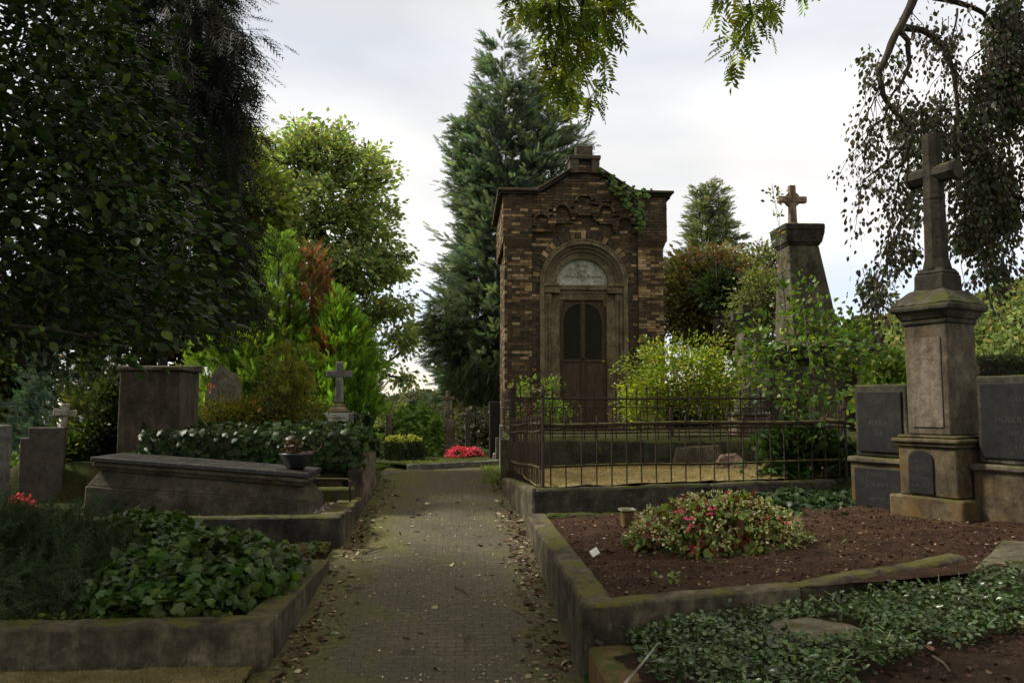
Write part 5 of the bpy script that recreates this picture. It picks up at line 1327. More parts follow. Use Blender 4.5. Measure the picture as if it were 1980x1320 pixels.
# -- overhead ash tree: trunk behind the camera, sprays hanging into the top of the frame
def ash():
    root = Vector((2.4, -3.0, .5)); t = thing('ash_tree', 'ash tree whose feathery leaf sprays hang into the top of the picture', 'tree', root)
    over = []
    while len(over) < 110:
        x, y = RS.uniform(-5, 6.5), RS.uniform(-5, 5.0); z = RS.uniform(4.0, 7.5)
        if z < 1.6 + .60*max(y, 0) + 1.3: continue
        over.append(Vector((x, y, z)))
    mb = MB(); skeleton(mb, None, [root, root+Vector((-.1, .2, 1.8)), root+Vector((-.3, .6, 3.4)), root+Vector((-.4, 1.4, 5.0))], over, .20, rise=-.35, minr=.004, sides=8)
    P = []; D = []
    q4 = lambda px, py, d=0: W(px, py, Y=4.7+d)
    lines = [[(1150, -60), (1130, 20), (1115, 90), (1120, 150), (1148, 200), (1150, 228)], [(1040, -60), (1045, 10), (1055, 60), (1075, 100)], [(1090, -60), (1080, 20), (1090, 80), (1085, 130), (1100, 195)], [(1190, -60), (1195, 0), (1200, 45)],
             [(1170, -60), (1165, 30), (1175, 90)], [(1010, -60), (1008, 0), (1010, 35)], [(1100, -60), (1110, 10), (1140, 60), (1160, 110)], [(1115, 150), (1095, 175), (1078, 190)], [(1060, -40), (1065, 50), (1060, 95), (1070, 125)],
             [(1450, -60), (1445, 0), (1455, 50), (1430, 85), (1425, 118)], [(1400, -60), (1398, -10), (1402, 18)], [(1470, -50), (1475, 10), (1482, 45)], [(1520, -50), (1535, -20), (1560, -8)]]
    for li, ln in enumerate(lines):
        dd = rnd.uniform(-.35, .35); pts = [q4(x, y-18 if y < 60 else 42+(y-60)*.93, dd+.06*i) for i, (x, y) in enumerate(ln)]; mb.tube(pts, [.009*(1-.75*i/(len(pts)-1)) for i in range(len(pts))], 5)
        o_ = pts[0]; mb.tube([o_, o_+Vector((rnd.uniform(-.1,.1), -.5, .7)), Vector((o_.x*.8, 2.5, 5.0))], [.009, .014, .03], 5, cap=False)
        for i in range(len(pts)-1):
            seg = pts[i+1]-pts[i]; m = max(3, int(seg.length/.0090))
            for _ in range(m):
                p = pts[i] + seg*rnd.random(); d_ = Vector(RS.normal(size=3)); d_.normalize(); d_ = d_*.9 + Vector((0, 0, -.55)) + seg.normalized()*.35
                P.append(tuple(p + d_*rnd.uniform(0, .10))); D.append(tuple(d_))
    mb.build('trunk', M['bark'], t, smooth=True)
    P = np.array(P); D = np.array(D); n = len(P)
    a = clumps(over, 16, .34, .26, T_PINN, (.05, .085, .02), up=.8, droop=.4)
    b = leaves(P, D, np.array([0, 0, .7]) + rdir(n), .118*(.6+.6*RS.rand(n)), T_PINN, cols(n, (.10, .14, .03), .35, (.20, .23, .03), .25))
    np_mesh('crown', *a, M['leaf'], t); np_mesh('foliage', *b, M['leaf_thin'], t)
ash()
# -- right hand tree with drooping branches behind the cross
def right_tree():
    Y = 8.4; z2 = lambda x, y, d=0: W(850+x/1.752, y/1.752, Y=Y+d)
    lines = [([z2(1625, -60), z2(1590, 30), z2(1545, 110), z2(1515, 180), z2(1488, 245), z2(1505, 320), z2(1550, 380), z2(1600, 440)], .042),
             ([z2(1580, 90, .1), z2(1640, 105, .2), z2(1700, 155, .3), z2(1742, 240, .3), z2(1755, 330, .3), z2(1752, 430, .2)], .034),
             ([z2(1556, 95), z2(1588, 140), z2(1590, 210), z2(1560, 290), z2(1530, 330)], .026),
             ([z2(1680, -10, .5), z2(1760, 15, .5), z2(1840, 45, .5), z2(1900, 110, .5), z2(1930, 220, .5)], .030),
             ([z2(1530, 330), z2(1510, 400), z2(1460, 440), z2(1428, 480), z2(1436, 548)], .014),
             ([z2(1600, 440), z2(1560, 505), z2(1500, 560), z2(1450, 600), z2(1410, 665)], .012),
             ([z2(1752, 430, .2), z2(1700, 520, .1), z2(1640, 640, .1), z2(1560, 760), z2(1510, 900), z2(1485, 1010)], .012),
             ([z2(1755, 420, .2), z2(1790, 560, .2), z2(1770, 700, .2), z2(1800, 850, .1), z2(1880, 960, .1)], .012),
             ([z2(1900, 110, .5), z2(1940, 300, .6), z2(1930, 480, .6), z2(1940, 700, .5), z2(1945, 830, .5)], .016),
             ([z2(1750, 240, .3), z2(1810, 330, .4), z2(1850, 470, .4), z2(1840, 640, .4), z2(1870, 800, .4)], .014),
             ([z2(1750, 30, .2), z2(1740, 120, .2), z2(1700, 250, .2)], .010), ([z2(1900, 110, .2), z2(1800, 200, .2), z2(1730, 330, .2)], .009),
             ([z2(1500, 270), z2(1470, 330), z2(1450, 400)], .008), ([z2(1600, 440), z2(1580, 560), z2(1530, 690), z2(1520, 800)], .010)]
    root = Vector((8.3, 8.8, 1.0)); t = thing('weeping_tree', 'tree with bare dark arching limbs and hanging brown green leaves behind the tall cross', 'tree', root)
    mb = MB(); crown = root+Vector((-.2, .1, 4.2)); mb.tube([root, root+Vector((0, 0, 2.2)), crown, root+Vector((-.5, .1, 6.0))], [.22, .18, .15, .1], 10)
    for s0 in (lines[0][0][0], lines[3][0][0]): mb.tube([crown, (crown+s0)/2+Vector((0, 0, .8)), s0], [.10, .07, .042], 8)
    tips = []
    for pts, r_ in lines:
        # subdivide with a little wobble
        q = []
        for i in range(len(pts)-1):
            for j in range(4):
                f = j/4; p = pts[i].lerp(pts[i+1], f); q.append(p + Vector((noise.noise(p*3), noise.noise(p*3+Vector((7,7,7))), noise.noise(p*3+Vector((3,1,3)))))*.05)
        q.append(pts[-1]); n_ = len(q); mb.tube(q, [1.35*r_*(1-.65*i/(n_-1)) for i in range(n_)], 6)
        for i in range(2, n_):
            dens = 2 if r_ < .02 else 1
            for _ in range(dens):
                if rnd.random() < .72:
                    l_ = rnd.uniform(.12, .45); e = q[i] + Vector((rnd.uniform(-.25, .25), rnd.uniform(-.25, .25), -l_))
                    mb.tube([q[i], (q[i]+e)/2+Vector((rnd.uniform(-.08,.08), 0, .04)), e], [.005, .004, .002], 4, cap=False)
                    if rnd.random() < .8: tips.append(e); tips.append((q[i]+e)/2)
    dens = []
    for (x, y, rx, ry, k_) in ((1930, 120, 60, 130, 64), (1910, 330, 80, 110, 64), (1840, 620, 100, 130, 60), (1770, 470, 90, 90, 30), (1620, 560, 60, 80, 13), (1580, 700, 50, 60, 6), (1550, 870, 50, 50, 8), (1930, 720, 50, 90, 22), (1820, 800, 90, 80, 26), (1880, 930, 40, 50, 10), (1480, 985, 35, 35, 7), (1640, 420, 90, 70, 20), (1500, 250, 60, 80, 5), (1710, 90, 60, 60, 4), (2100, 400, 150, 350, 90)):
        for _ in range(k_):
            a_ = rnd.uniform(0, 6.28); r_ = math.sqrt(rnd.random()); dens.append(z2(x+rx*r_*math.cos(a_), y+ry*r_*math.sin(a_), rnd.uniform(-.1, .9)))
    for p in dens:
        if rnd.random() < .35: mb.tube([p, p+Vector((rnd.uniform(-.1,.1), 0, .25))], [.002, .005], 4, cap=False)
    mb.build('trunk', M['bark'], t, smooth=True)
    a = clumps(tips[::2], 13, .055, .052, T_OVAL, (.045, .036, .022), up=.1, droop=1.5, flat=1.6, var=.35, outw=.3)
    b = clumps(dens, 46, .075, .054, T_OVAL, (.040, .038, .020), up=.1, droop=1.5, flat=1.5, var=.35, alt=(.03, .055, .015), altp=.3, outw=.3)
    V_, T_, C_ = merge([a, b]); np_mesh('foliage', V_, T_, C_, M['leaf'], t)
right_tree()
# -- background vegetation on the far left
blob_plant('maple_tree', 'light green leafy tree behind the gravestones at the far left edge', 'tree', 15, [(20, 700, 75, 45), (60, 760, 50, 40), (-60, 720, 80, 80), (20, 820, 40, 60)], [(-10, 950), (0, 820), (10, 720)], 170, 60, .2, .13, T_DIA, (.11, .15, .05), r0=.12, alt=(.2, .13, .05), altp=.08)
conifer('blue_spruce', 'bluish conifer between the far left tree and the square headstone', 'tree', 13.5, [(130, 600, 130, 860, 75, 1), (200, 640, 200, 840, 45, .5)], 5200, .24, (.055, .09, .08), tmpl=T_SPRAY, up=.3, lump=.4, power=.5, ground=.8)
conifer('thuja_shrub', 'dark green thuja shrub with olive tips left of the square headstone', 'shrub', 10.2, [(190, 660, 180, 960, 55, 1), (235, 720, 225, 900, 40, .5), (160, 760, 150, 960, 35, .5)], 5600, .17, (.065, .085, .022), tmpl=T_SPRAY, up=.5, lump=.4, power=.45, alt=(.15, .16, .03), altp=.12, ground=.7)
blob_plant('laurel_bush', 'leafy bush between the pale and the dark slab gravestones, far left', 'bush', 9.5, [(20, 930, 35, 45), (5, 960, 30, 30)], [(20, 985), (20, 940)], 40, 60, .09, .07, T_OVAL, (.07, .12, .025), r0=.02, alt=(.2, .24, .06), altp=.15)
blob_plant('cotoneaster_bush', 'bright leaved low bush between the dark slab gravestone and the tomb', 'bush', 8.7, [(145, 880, 30, 55), (150, 930, 38, 40), (120, 850, 18, 12)], [(150, 985), (150, 930)], 60, 60, .08, .055, T_OVAL, (.06, .10, .02), r0=.02, alt=(.22, .25, .05), altp=.12)
blob_plant('holly_bush', 'dark bush tucked against the left side of the square headstone', 'bush', 8.9, [(205, 850, 35, 50), (225, 780, 18, 50), (190, 920, 25, 30)], [(205, 960), (205, 880)], 70, 70, .09, .05, T_OVAL, (.025, .035, .012), r0=.02)
blob_plant('hazel_tree', 'leafy dark tree closing the view above the square headstone', 'tree', 16, [(300, 640, 110, 55), (220, 600, 90, 60), (370, 650, 50, 40), (100, 600, 120, 50)], [(300, 850), (290, 720), (280, 620)], 200, 62, .24, .14, T_DIA, (.045, .065, .02), r0=.14)
# -- shrubs between headstone and conifers
blob_plant('rose_bush', 'round yellow green rose bush with orange blooms by the boulder headstone', 'bush', 9.6, [(440, 806, 46, 32), (475, 806, 28, 36), (420, 818, 28, 26)], [(440, 860), (440, 800)], 110, 62, .075, .034, T_DIA, (.15, .16, .03), r0=.02, minr=.003, alt=(.27, .23, .04), altp=.25, wood='bark_l')
blob_plant('spindle_shrub', 'tall yellow green feathery shrub rising above the hanging ivy', 'shrub', 9.8, [(545, 780, 55, 55), (560, 735, 50, 40), (520, 820, 45, 35), (590, 790, 30, 45)], [(550, 860), (552, 780), (556, 720)], 130, 62, .075, .038, T_DIA, (.12, .14, .025), r0=.025, minr=.003, alt=(.24, .22, .04), altp=.25, wood='bark_l')
boughs('mahonia_shoot', 'arching yellow green shoots with paired leaflets above the feathery shrub', 'shrub', 9.3,
       [[(555, 760), (552, 700), (556, 665), (530, 675)], [(555, 730), (575, 680), (605, 665), (620, 690)], [(548, 720), (530, 690), (505, 690)], [(558, 720), (585, 712), (602, 735)]], 24, .075, (.22, .24, .035), W(555, 780, Y=9.3), mat='leaf', r=.006, tmpl=T_PINN, droop=.2, spread=.03)
P = [W(px, py, Y=9.35) for px, py in ((405, 745), (411, 750), (406, 757), (491, 776), (500, 790))]
V_, T_, C_ = clumps(P, 9, .012, .024, T_OVAL, (.80, .30, .12), var=.15, cvar=.1); o = np_mesh('rose_blooms', V_, T_, C_, M['petal'], loc=P[0]); tag(o, 'orange pink rose blooms scattered over the yellow green bush', 'flowers')

# -- topiary, laurel, hedge block, far shrubs beyond the crest
def mound_leaves(n, c, rx, ry, h, size, tmpl, base, z0=0, box=1.0, lump=.12, shell=.8, upn=.6, **k):
    """leaves on and just under the surface of a mound; box>1 squares the shape"""
    u = rdir(n); u[:, 2] = np.abs(u[:, 2])
    if box > 1: u = np.sign(u)*np.abs(u)**(1/box); 
    q = np.array([noise.noise(Vector(a)*2.6 + Vector((c[0], c[1], 0))) for a in u]) ; q2 = np.array([noise.noise(Vector(a)*7 + Vector((c[0], c[1], 5))) for a in u])
    r = (1 + lump*2*q + lump*q2)*(shell + (1-shell)*RS.rand(n)**.5)
    P = np.array(c) + u*r[:, None]*np.array([rx, ry, h])
    nn = nrm(u/np.array([rx, ry, h]))
    D = rdir(n)*.8 + nn*.5 + [0, 0, -.25]
    Nn = nn + rdir(n)*.55 + [0, 0, upn*.5]
    C = cols(n, base, k.get('var', .25), k.get('alt'), k.get('altp', 0))*(1 + .5*q2[:, None]).clip(.6, 1.5)
    if 'topc' in k:
        m = (u[:, 2] > k.get('topz', .8)) & (RS.rand(n) < .8); C[m] = cols(int(m.sum()), k['topc'], .2)
    return leaves(P, D, Nn, size*(.65+.6*RS.rand(n)), tmpl, C.clip(.003, .9))
def mound(name, label, cat, n, c, rx, ry, h, size, tmpl, base, mat='leaf', kind=None, core=True, core_col=(.012, .012, .008), **k):
    """leafy mound over a dark twiggy core"""
    t = thing(name, label, cat, c) if kind is None else None
    g = mound_leaves(n, c, rx, ry, h, size, tmpl, base, **k)
    if kind: o = np_mesh(name, *g, M[mat], loc=c); tag(o, label, cat, kind=kind); return o
    np_mesh('foliage', *g, M[mat], t)
    mb = MB()
    for _ in range(40):
        a_ = rnd.uniform(0, 6.28); r_ = rnd.uniform(.2, .85); e = Vector((c[0]+rx*r_*math.cos(a_), c[1]+ry*r_*math.sin(a_), c[2]+h*math.sqrt(max(0, .85-r_*r_*.8))))
        mb.tube([Vector(c)+Vector((rx*.2*math.cos(a_), ry*.2*math.sin(a_), 0)), (Vector(c)+e)/2, e], [.006, .004, .002], 4, cap=False)
    mb.build('stems', M['bark'], t)
    return t
c = W(779, 896, Y=12.4); mound('clipped_bush', 'low clipped box bush with a sunlit top painted yellow green beside the end of the path', 'bush', 7000, (c.x, 12.4, .80), .33, .26, .40, .035, T_DIA, (.035, .055, .012), box=1.8, lump=.02, shell=.85, topc=(.34, .36, .05), topz=.80)  # sunlight on the top is put into the leaf colour
c = W(806, 880, Y=13.8); mound('laurel_bush', 'large round glossy green bush behind the clipped box bush', 'bush', 5200, (c.x, 13.8, .82), .47, .4, .80, .075, T_OVAL, (.13, .23, .04), mat='leaf_gloss', box=1.2, lump=.06)
c = W(694, 850, Y=12.6); mound('clipped_hedge', 'small dark clipped hedge block right of the grey cross', 'hedge', 4200, (c.x, 12.6, 1.0), .19, .16, W(694,797,Y=12.6).z-1.0, .035, T_DIA, (.02, .04, .014), box=2.6, lump=.02, shell=.85)
for (px, py, Y, rx, h, col_, lab, nm) in ((760, 830, 17, 45, 40, (.17, .20, .05), 'loose yellow green shrub left of the round bush', 'shrub'), (810, 800, 18, 50, 22, (.13, .22, .04), 'light green shrub showing above the round bush', 'shrub'),
        (925, 850, 16.5, 55, 55, (.05, .055, .03), 'dark thin bush around the small dark cross', 'bush'), (900, 800, 19, 30, 40, (.22, .20, .08), 'pale dry shrub behind the mossy slender cross', 'shrub'), (735, 865, 14, 26, 30, (.07, .11, .03), 'low green bush at the left end of the bed beyond the path', 'bush')):
    c = W(px, py, Y=Y); mound(nm, lab, 'bush', 3200, (c.x, Y, .6), rx*Y/F, .6, max(.5, c.z-.6+h*Y/F), .09, T_DIA, col_, lump=.25, shell=.5)
boughs('juniper_sapling', 'thin drooping bough of the cypress hanging over the dark cross', 'branches', 17.5, [[(985, 690), (960, 730), (940, 770)], [(960, 700), (925, 735), (900, 770)], [(930, 690), (900, 720), (870, 745)], [(970, 740), (950, 770), (930, 790)]], 60, .25, (.03, .05, .02), W(985, 690, Y=17.5), spread=.3)
blob_plant('privet_bush', 'dark thicket seen through the rose bush to the right of the chapel door', 'bush', 15.5, [(1330, 790, 60, 45), (1410, 780, 60, 50), (1470, 780, 50, 50)], [(1370, 850), (1370, 800), (1372, 770)], 130, 70, .14, .09, T_DIA, (.05, .07, .025), r0=.05)
# red flowers
def flowers(label, c, rx, ry, h, n, colr, size=.05, group=None, name='geraniums'):
    t = thing(name, label, 'flowers', c, group)
    np_mesh('foliage', *mound_leaves(int(n*.6), c, rx, ry, h*.8, size, T_OVAL, (.03, .06, .015), lump=.2, shell=.4), M['leaf'], t)
    u = rdir(max(8, n//26)); u[:, 2] = np.abs(u[:, 2])*.9+.15; P = np.array(c) + u*np.array([rx, ry, h])
    V_, T_, C_ = clumps(P, 26, .028, size*.55, T_OVAL, colr, var=.15, cvar=.15); np_mesh('blooms', V_, T_, C_, M['petal'], t)
c = W(898, 889, Y=12.9); flowers('bright pink red geraniums in the bed at the end of the path', (c.x, 12.9, .84), .26, .16, .13, 1500, (.90, .12, .17), .05)
c = W(32, 985, Y=7.6); flowers('pink red geraniums at the left edge in front of the slab gravestones', (c.x, 7.6, .66), .13, .12, .12, 900, (.90, .12, .14), .05)
# -- shrubs in front of the chapel
blob_plant('rose_bush', 'bright yellow green rose bush in front of the chapel, right of the door', 'bush', 10.6, [(1290, 730, 75, 50), (1250, 770, 45, 50), (1340, 740, 70, 55), (1390, 760, 45, 60), (1300, 690, 50, 24), (1360, 700, 45, 26), (1225, 800, 25, 30), (1222, 705, 10, 20, 300), (1262, 672, 10, 14, 250), (1385, 668, 10, 12, 200), (1425, 725, 14, 25, 500), (1330, 662, 10, 10, 150)],
    [(1300, 850), (1302, 790), (1305, 730)], 300, 34, .10, .044, T_DIA, (.17, .25, .025), r0=.02, minr=.003, alt=(.36, .34, .04), altp=.28, wood='bark_l')
blob_plant('young_shrub', 'small light green shrub at the left foot of the chapel front', 'bush', 11.0, [(1062, 745, 14, 22), (1080, 795, 24, 26), (1012, 752, 16, 22), (1000, 800, 10, 25), (1060, 790, 14, 30)], [(1050, 850), (1050, 790), (1055, 760)], 60, 22, .055, .042, T_DIA, (.13, .21, .03), r0=.012, minr=.003, wood='bark_l')
blob_plant('maple_sapling', 'straggly sapling with large green leaves in front of the obelisk monument', 'sapling', 9.0,
    [(1560, 640, 60, 50), (1620, 700, 70, 50), (1500, 720, 60, 50), (1570, 780, 75, 50), (1660, 690, 30, 40), (1470, 660, 45, 45), (1540, 570, 30, 40), (1610, 640, 40, 30), (1590, 840, 60, 25)],
    [(1600, 930), (1590, 840), (1575, 740), (1560, 640), (1550, 570)], 135, 12, .13, .056, T_IVY, (.085, .15, .022), r0=.028, minr=.004, alt=(.22, .26, .03), altp=.12, wood='bark_l')
blob_plant('ivy_bush', 'dark ivy thicket climbing through the right end of the front fence', 'bush', 7.7,
    [(1600, 870, 45, 30), (1540, 850, 60, 35), (1520, 910, 40, 30), (1640, 930, 40, 35), (1600, 960, 70, 25)], [(1600, 990), (1595, 900), (1590, 850)], 120, 26, .09, .06, T_IVY, (.03, .058, .014), r0=.018, minr=.003, mat='leaf_gloss')
blob_plant('rambling_rose', 'thin tall stem with small leaves rising left of the obelisk cross', 'climber', 9.4, [(1497, 380, 12, 25, 3), (1505, 440, 12, 30, 3), (1510, 520, 14, 40, 4)], [(1530, 700), (1515, 560), (1508, 450), (1492, 355)], 15, 9, .04, .045, T_OVAL, (.13, .17, .05), r0=.006, minr=.002, alt=(.2, .12, .06), altp=.3)
blob_plant('rambling_rose', 'thin stem with small leaves rising above the right round topped pillar', 'climber', 9.4, [(1690, 600, 14, 20, 3), (1715, 560, 14, 25, 3), (1675, 612, 10, 8, 1)], [(1686, 660), (1692, 610), (1712, 560), (1725, 530)], 12, 8, .04, .05, T_OVAL, (.09, .09, .05), r0=.006, minr=.002)
blob_plant('green_undergrowth', 'light green leafy undergrowth between obelisk monument and cross pedestal', 'bush', 10.8, [(1725, 720, 30, 40), (1680, 900, 35, 50), (1700, 800, 26, 60), (1650, 640, 25, 14)], [(1700, 950), (1700, 850), (1700, 750)], 80, 40, .10, .08, T_OVAL, (.10, .17, .03), r0=.02, minr=.004, alt=(.2, .24, .05), altp=.2)
# ivy hanging from the chapel gable
def chapel_ivy():
    t = thing('ivy', 'ivy trailing from the right slope of the chapel gable', 'ivy', (cx(1225), YC-.2, cz(380))); mb = MB(); Ps = []
    for ln, k_ in (([(1155, 330), (1185, 352), (1215, 368), (1240, 385)], 26), ([(1225, 372), (1232, 395), (1226, 420), (1240, 448)], 36), ([(1200, 365), (1208, 385), (1212, 400)], 30), ([(1240, 380), (1250, 372)], 16), ([(1185, 352), (1195, 375)], 18), ([(1232, 400), (1244, 425), (1238, 440)], 14)):
        pts = [Vector((cx(a_), YC-.17+.02*math.sin(b_), cz(b_))) for a_, b_ in ln]; mb.tube(pts, .006, 5)
        for _ in range(k_):
            i = rnd.randrange(len(pts)-1); p = pts[i].lerp(pts[i+1], rnd.random()); Ps.append((p.x+rnd.gauss(0, .05), p.y+rnd.gauss(0, .02), p.z+rnd.gauss(0, .045)))
    mb.build('stem', M['bark'], t); P = np.array(Ps); n = len(P)
    np_mesh('foliage', *leaves(P, rdir(n)*.5+[0,-.2,-.8], rdir(n)*.4+[0,-1,.3], .085*(.6+.7*RS.rand(n)), T_IVY, cols(n, (.07, .12, .025), .3)), M['leaf_gloss'], t)
chapel_ivy()
# -- ivy, juniper and ground cover in the beds
def surf_leaves(n, quad, hf, size, tmpl, base, layers=.08, skip=None, upn=1.0, flat=.7, **k):
    u, v = RS.rand(n), RS.rand(n); q = np.array(quad, float)
    xy = (q[0]*(1-u)[:, None]+q[1]*u[:, None])*(1-v)[:, None] + (q[3]*(1-u)[:, None]+q[2]*u[:, None])*v[:, None]
    P = []; K = []
    for i, (x, y) in enumerate(xy):
        if skip and skip(x, y): continue
        h = hf(x, y)
        if h is None: continue
        P.append((x, y, h - RS.rand()**2*layers + .01)); K.append(i)
    P = np.array(P); m = len(P); e = .03
    G = np.array([[-(hf(x+e, y) or 0)+(hf(x-e, y) or 0), -(hf(x, y+e) or 0)+(hf(x, y-e) or 0), 2*e] for x, y in P[:, :2]]) if k.get('grad', True) else np.tile([0, 0, 1.], (m, 1))
    G = nrm(G)
    cl = np.array([noise.noise(Vector((x*4, y*4, 3))) for x, y in P[:, :2]])
    D = rdir(m) * [1, 1, .35] + [0, 0, .1]; Nn = G*upn + rdir(m)*flat
    C = cols(m, base, k.get('var', .3), k.get('alt'), k.get('altp', 0))*(1+.6*cl[:, None]).clip(.5, 1.6)
    return leaves(P, D, Nn, size*(.6+.7*RS.rand(m)), tmpl, C.clip(.003, .9))
def h_ivyL(x, y):
    d = ((x+1.55)/.60)**2 + ((y-5.10)/.85)**2
    d2 = ((x+2.2)/.48)**2 + ((y-6.0)/.5)**2
    h = .30*max(0, 1-d)**.55 ; h2 = .34*max(0, 1-d2)**.6
    h = max(h, h2)
    if h <= 0: return None
    return .52 + h + nz(x, y, .045, 3.2)
o = np_mesh('ivy_ground_cover', *surf_leaves(11000, [(-2.9, 4.3), (-.98, 4.3), (-.98, 6.55), (-2.9, 6.55)], h_ivyL, .060, T_IVY, (.042, .082, .016), layers=.16, alt=(.075, .12, .02), altp=.12, flat=.6), M['leaf_wet'], loc=(-1.8, 5.2, .5))
tag(o, 'dark glossy ivy mound filling the right half of the lower left bed', 'ivy', kind='stuff')
def h_low(x, y): return .515 + nz(x, y, .02, 5)
o = np_mesh('low_weeds', *surf_leaves(1500, [(-5, 4.26), (-1.15, 4.26), (-1.15, 4.5), (-5, 4.5)], h_low, .035, T_OVAL, (.10, .14, .02), layers=.02, flat=.9), M['leaf'], loc=(-3, 4.4, .5)); tag(o, 'small yellow green weeds just behind the front kerb of the lower left bed', 'weeds', kind='stuff')
jc = (-2.95, 5.15, .48)
jt = thing('juniper_bush', 'spreading dark juniper in the left half of the lower left bed', 'shrub', jc)
np_mesh('foliage', *merge([mound_leaves(9500, jc, .98, .80, .54, .13, T_FROND, (.045, .072, .032), lump=.22, shell=.72, alt=(.045, .07, .03), altp=.15), mound_leaves(1800, (-5.0, 5.4, .48), .9, .8, .45, .17, T_FROND, (.02, .038, .02), lump=.2, shell=.7)]), M['leaf_thick'], jt)
mb = MB()
for _ in range(60):
    a_ = rnd.uniform(0, 6.28); r_ = rnd.uniform(.3, .9); mb.tube([Vector(jc), Vector(jc)+Vector((math.cos(a_)*r_*.5, math.sin(a_)*r_*.4, .12)), Vector(jc)+Vector((math.cos(a_)*r_, math.sin(a_)*r_*.75, .28*(1.2-r_)))], [.014, .008, .003], 4, cap=False)
mb.build('stems', M['bark'], jt)
def h_ivyW(x, y):
    if x > -.93 or x < -3.1: return None
    e = ss(-.93, -1.12, x); f = ss(8.03, 8.20, y)
    return 1.10 + .06*f + (.22*f)*(.55+.45*e)*ss(9.9, 9.2, y) + nz(x, y, .11, 2.8)
iv = [surf_leaves(8000, [(-3.1, 8.02), (-.90, 8.02), (-.90, 9.9), (-3.1, 9.9)], h_ivyW, .060, T_IVY, (.028, .055, .014), layers=.16, alt=(.08, .13, .02), altp=.15)]
n = 2300; P = np.stack([RS.uniform(-3.05, -1.0, n), 8.10 - .10*RS.rand(n), 1.40 - .32*RS.rand(n)], 1)
iv.append(leaves(P, rdir(n)*.5+[0,-.2,-.8], rdir(n)*.4+[0,-1,.35], .07*(.6+.7*RS.rand(n)), T_IVY, cols(n, (.025, .05, .013), .3)))
o = np_mesh('ivy_curtain', *merge(iv), M['leaf_gloss'], loc=(-2, 8.1, 1.1)); tag(o, 'glossy dark ivy spilling over the top of the dry stone wall', 'ivy', kind='stuff')
g2 = surf_leaves(2600, [(-3.0, 8.9), (-.95, 8.9), (-1.1, 11.8), (-3.4, 11.8)], lambda x, y: 1.22+nz(x, y, .08, 2)+.12*ss(9.5, 8.9, y), .075, T_OVAL, (.09, .16, .025), layers=.15); o = np_mesh('green_ground_cover', *g2, M['leaf'], loc=(-2, 10, 1.1)); tag(o, 'lighter green leafy ground cover behind the hanging ivy', 'ground cover', kind='stuff')
# ground cover of the right front bed
stone_c = W(1580, 1216, z=.6)
def soilpatch(x, y):
    e = ((x-2.55)/1.15)**2 + ((y-2.75)/.62)**2 + nz(x, y, .25, 3)
    if e < 1: return True
    p = ((x-stone_c.x)/.24)**2 + ((y-stone_c.y)/.17)**2
    return p < 1
g3 = merge([surf_leaves(27000, [(.80, 2.3), (4.6, 2.3), (4.6, 4.35), (.80, 3.92)], lambda x, y: h_right_front(x, y)+.07+nz(x, y, .055, 5)-.05*ss(.95, .8, x), .028, T_OVAL, (.045, .085, .028), layers=.07, alt=(.10, .15, .05), altp=.25, skip=lambda x, y: soilpatch(x, y), flat=.8),
            surf_leaves(3000, [(.78, 2.3), (4.6, 2.3), (4.6, 4.35), (.78, 3.92)], lambda x, y: h_right_front(x, y)+.07+nz(x, y, .03, 4), .06, T_BLADE, (.08, .12, .03), layers=.04, skip=lambda x, y: soilpatch(x, y), flat=1.2)])
o = np_mesh('periwinkle_ground_cover', *g3, M['leaf_spark'], loc=(2, 3.3, .5)); tag(o, 'small leaved green ground cover in the lower right bed', 'ground cover', kind='stuff')
g5 = surf_leaves(1300, [(-1.75, 5.5), (-1.08, 5.5), (-1.0, 6.55), (-1.9, 6.55)], lambda x, y: .535+nz(x, y, .03, 4), .05, T_IVY, (.035, .06, .018), layers=.03, alt=(.09, .05, .03), altp=.25)
o = np_mesh('ivy_runners', *g5, M['leaf'], loc=(-1.4, 6, .5)); tag(o, 'thin ivy and brown leaves in the back corner of the lower left bed', 'ivy', kind='stuff')
# begonia mound
bc = W(1415, 1078, z=.655); bc = (bc.x, bc.y+.26, .635)
bt = thing('begonia_mound', 'wide mound of begonias with cream and pink flowers on the bare soil', 'flowers', bc)
np_mesh('foliage', *merge([mound_leaves(3600, bc, .56, .32, .36, .058, T_OVAL, (.12, .165, .035), lump=.14, shell=.6, alt=(.12, .035, .02), altp=.32, upn=.8)]), M['leaf'], bt)
u = rdir(1500); u[:, 2] = np.abs(u[:, 2]); u[:, 2] = u[:, 2]*.85+.25
P = np.array(bc) + u*np.array([.57, .33, .33])*(1+.12*RS.rand(1500, 1)); q = np.array([noise.noise(Vector(p)*7) for p in P]); P = P[q > -.12]
V_, T_, C_ = clumps(P[:620], 4, .009, .018, T_OVAL, (.50, .48, .26), var=.25, alt=(.25, .32, .07), altp=.4, flat=.8); np_mesh('cream_blooms', V_, T_, C_, M['petal'], bt)
pk = [W(px, py, Y=bc[1]-.30) for px, py in ((1337, 1008), (1333, 1024), (1338, 1060), (1440, 1049), (1515, 1007), (1310, 985), (1380, 988), (1446, 1060))] + [W(1409, 953, Y=bc[1])]
for p_ in pk:
    V_, T_, C_ = clumps([p_], rnd.randint(4, 7), .012, .026, T_OVAL, (.80, .07, .20), var=.15, cvar=.1); np_mesh('pink_bloom', V_, T_, C_, M['petal'], bt)
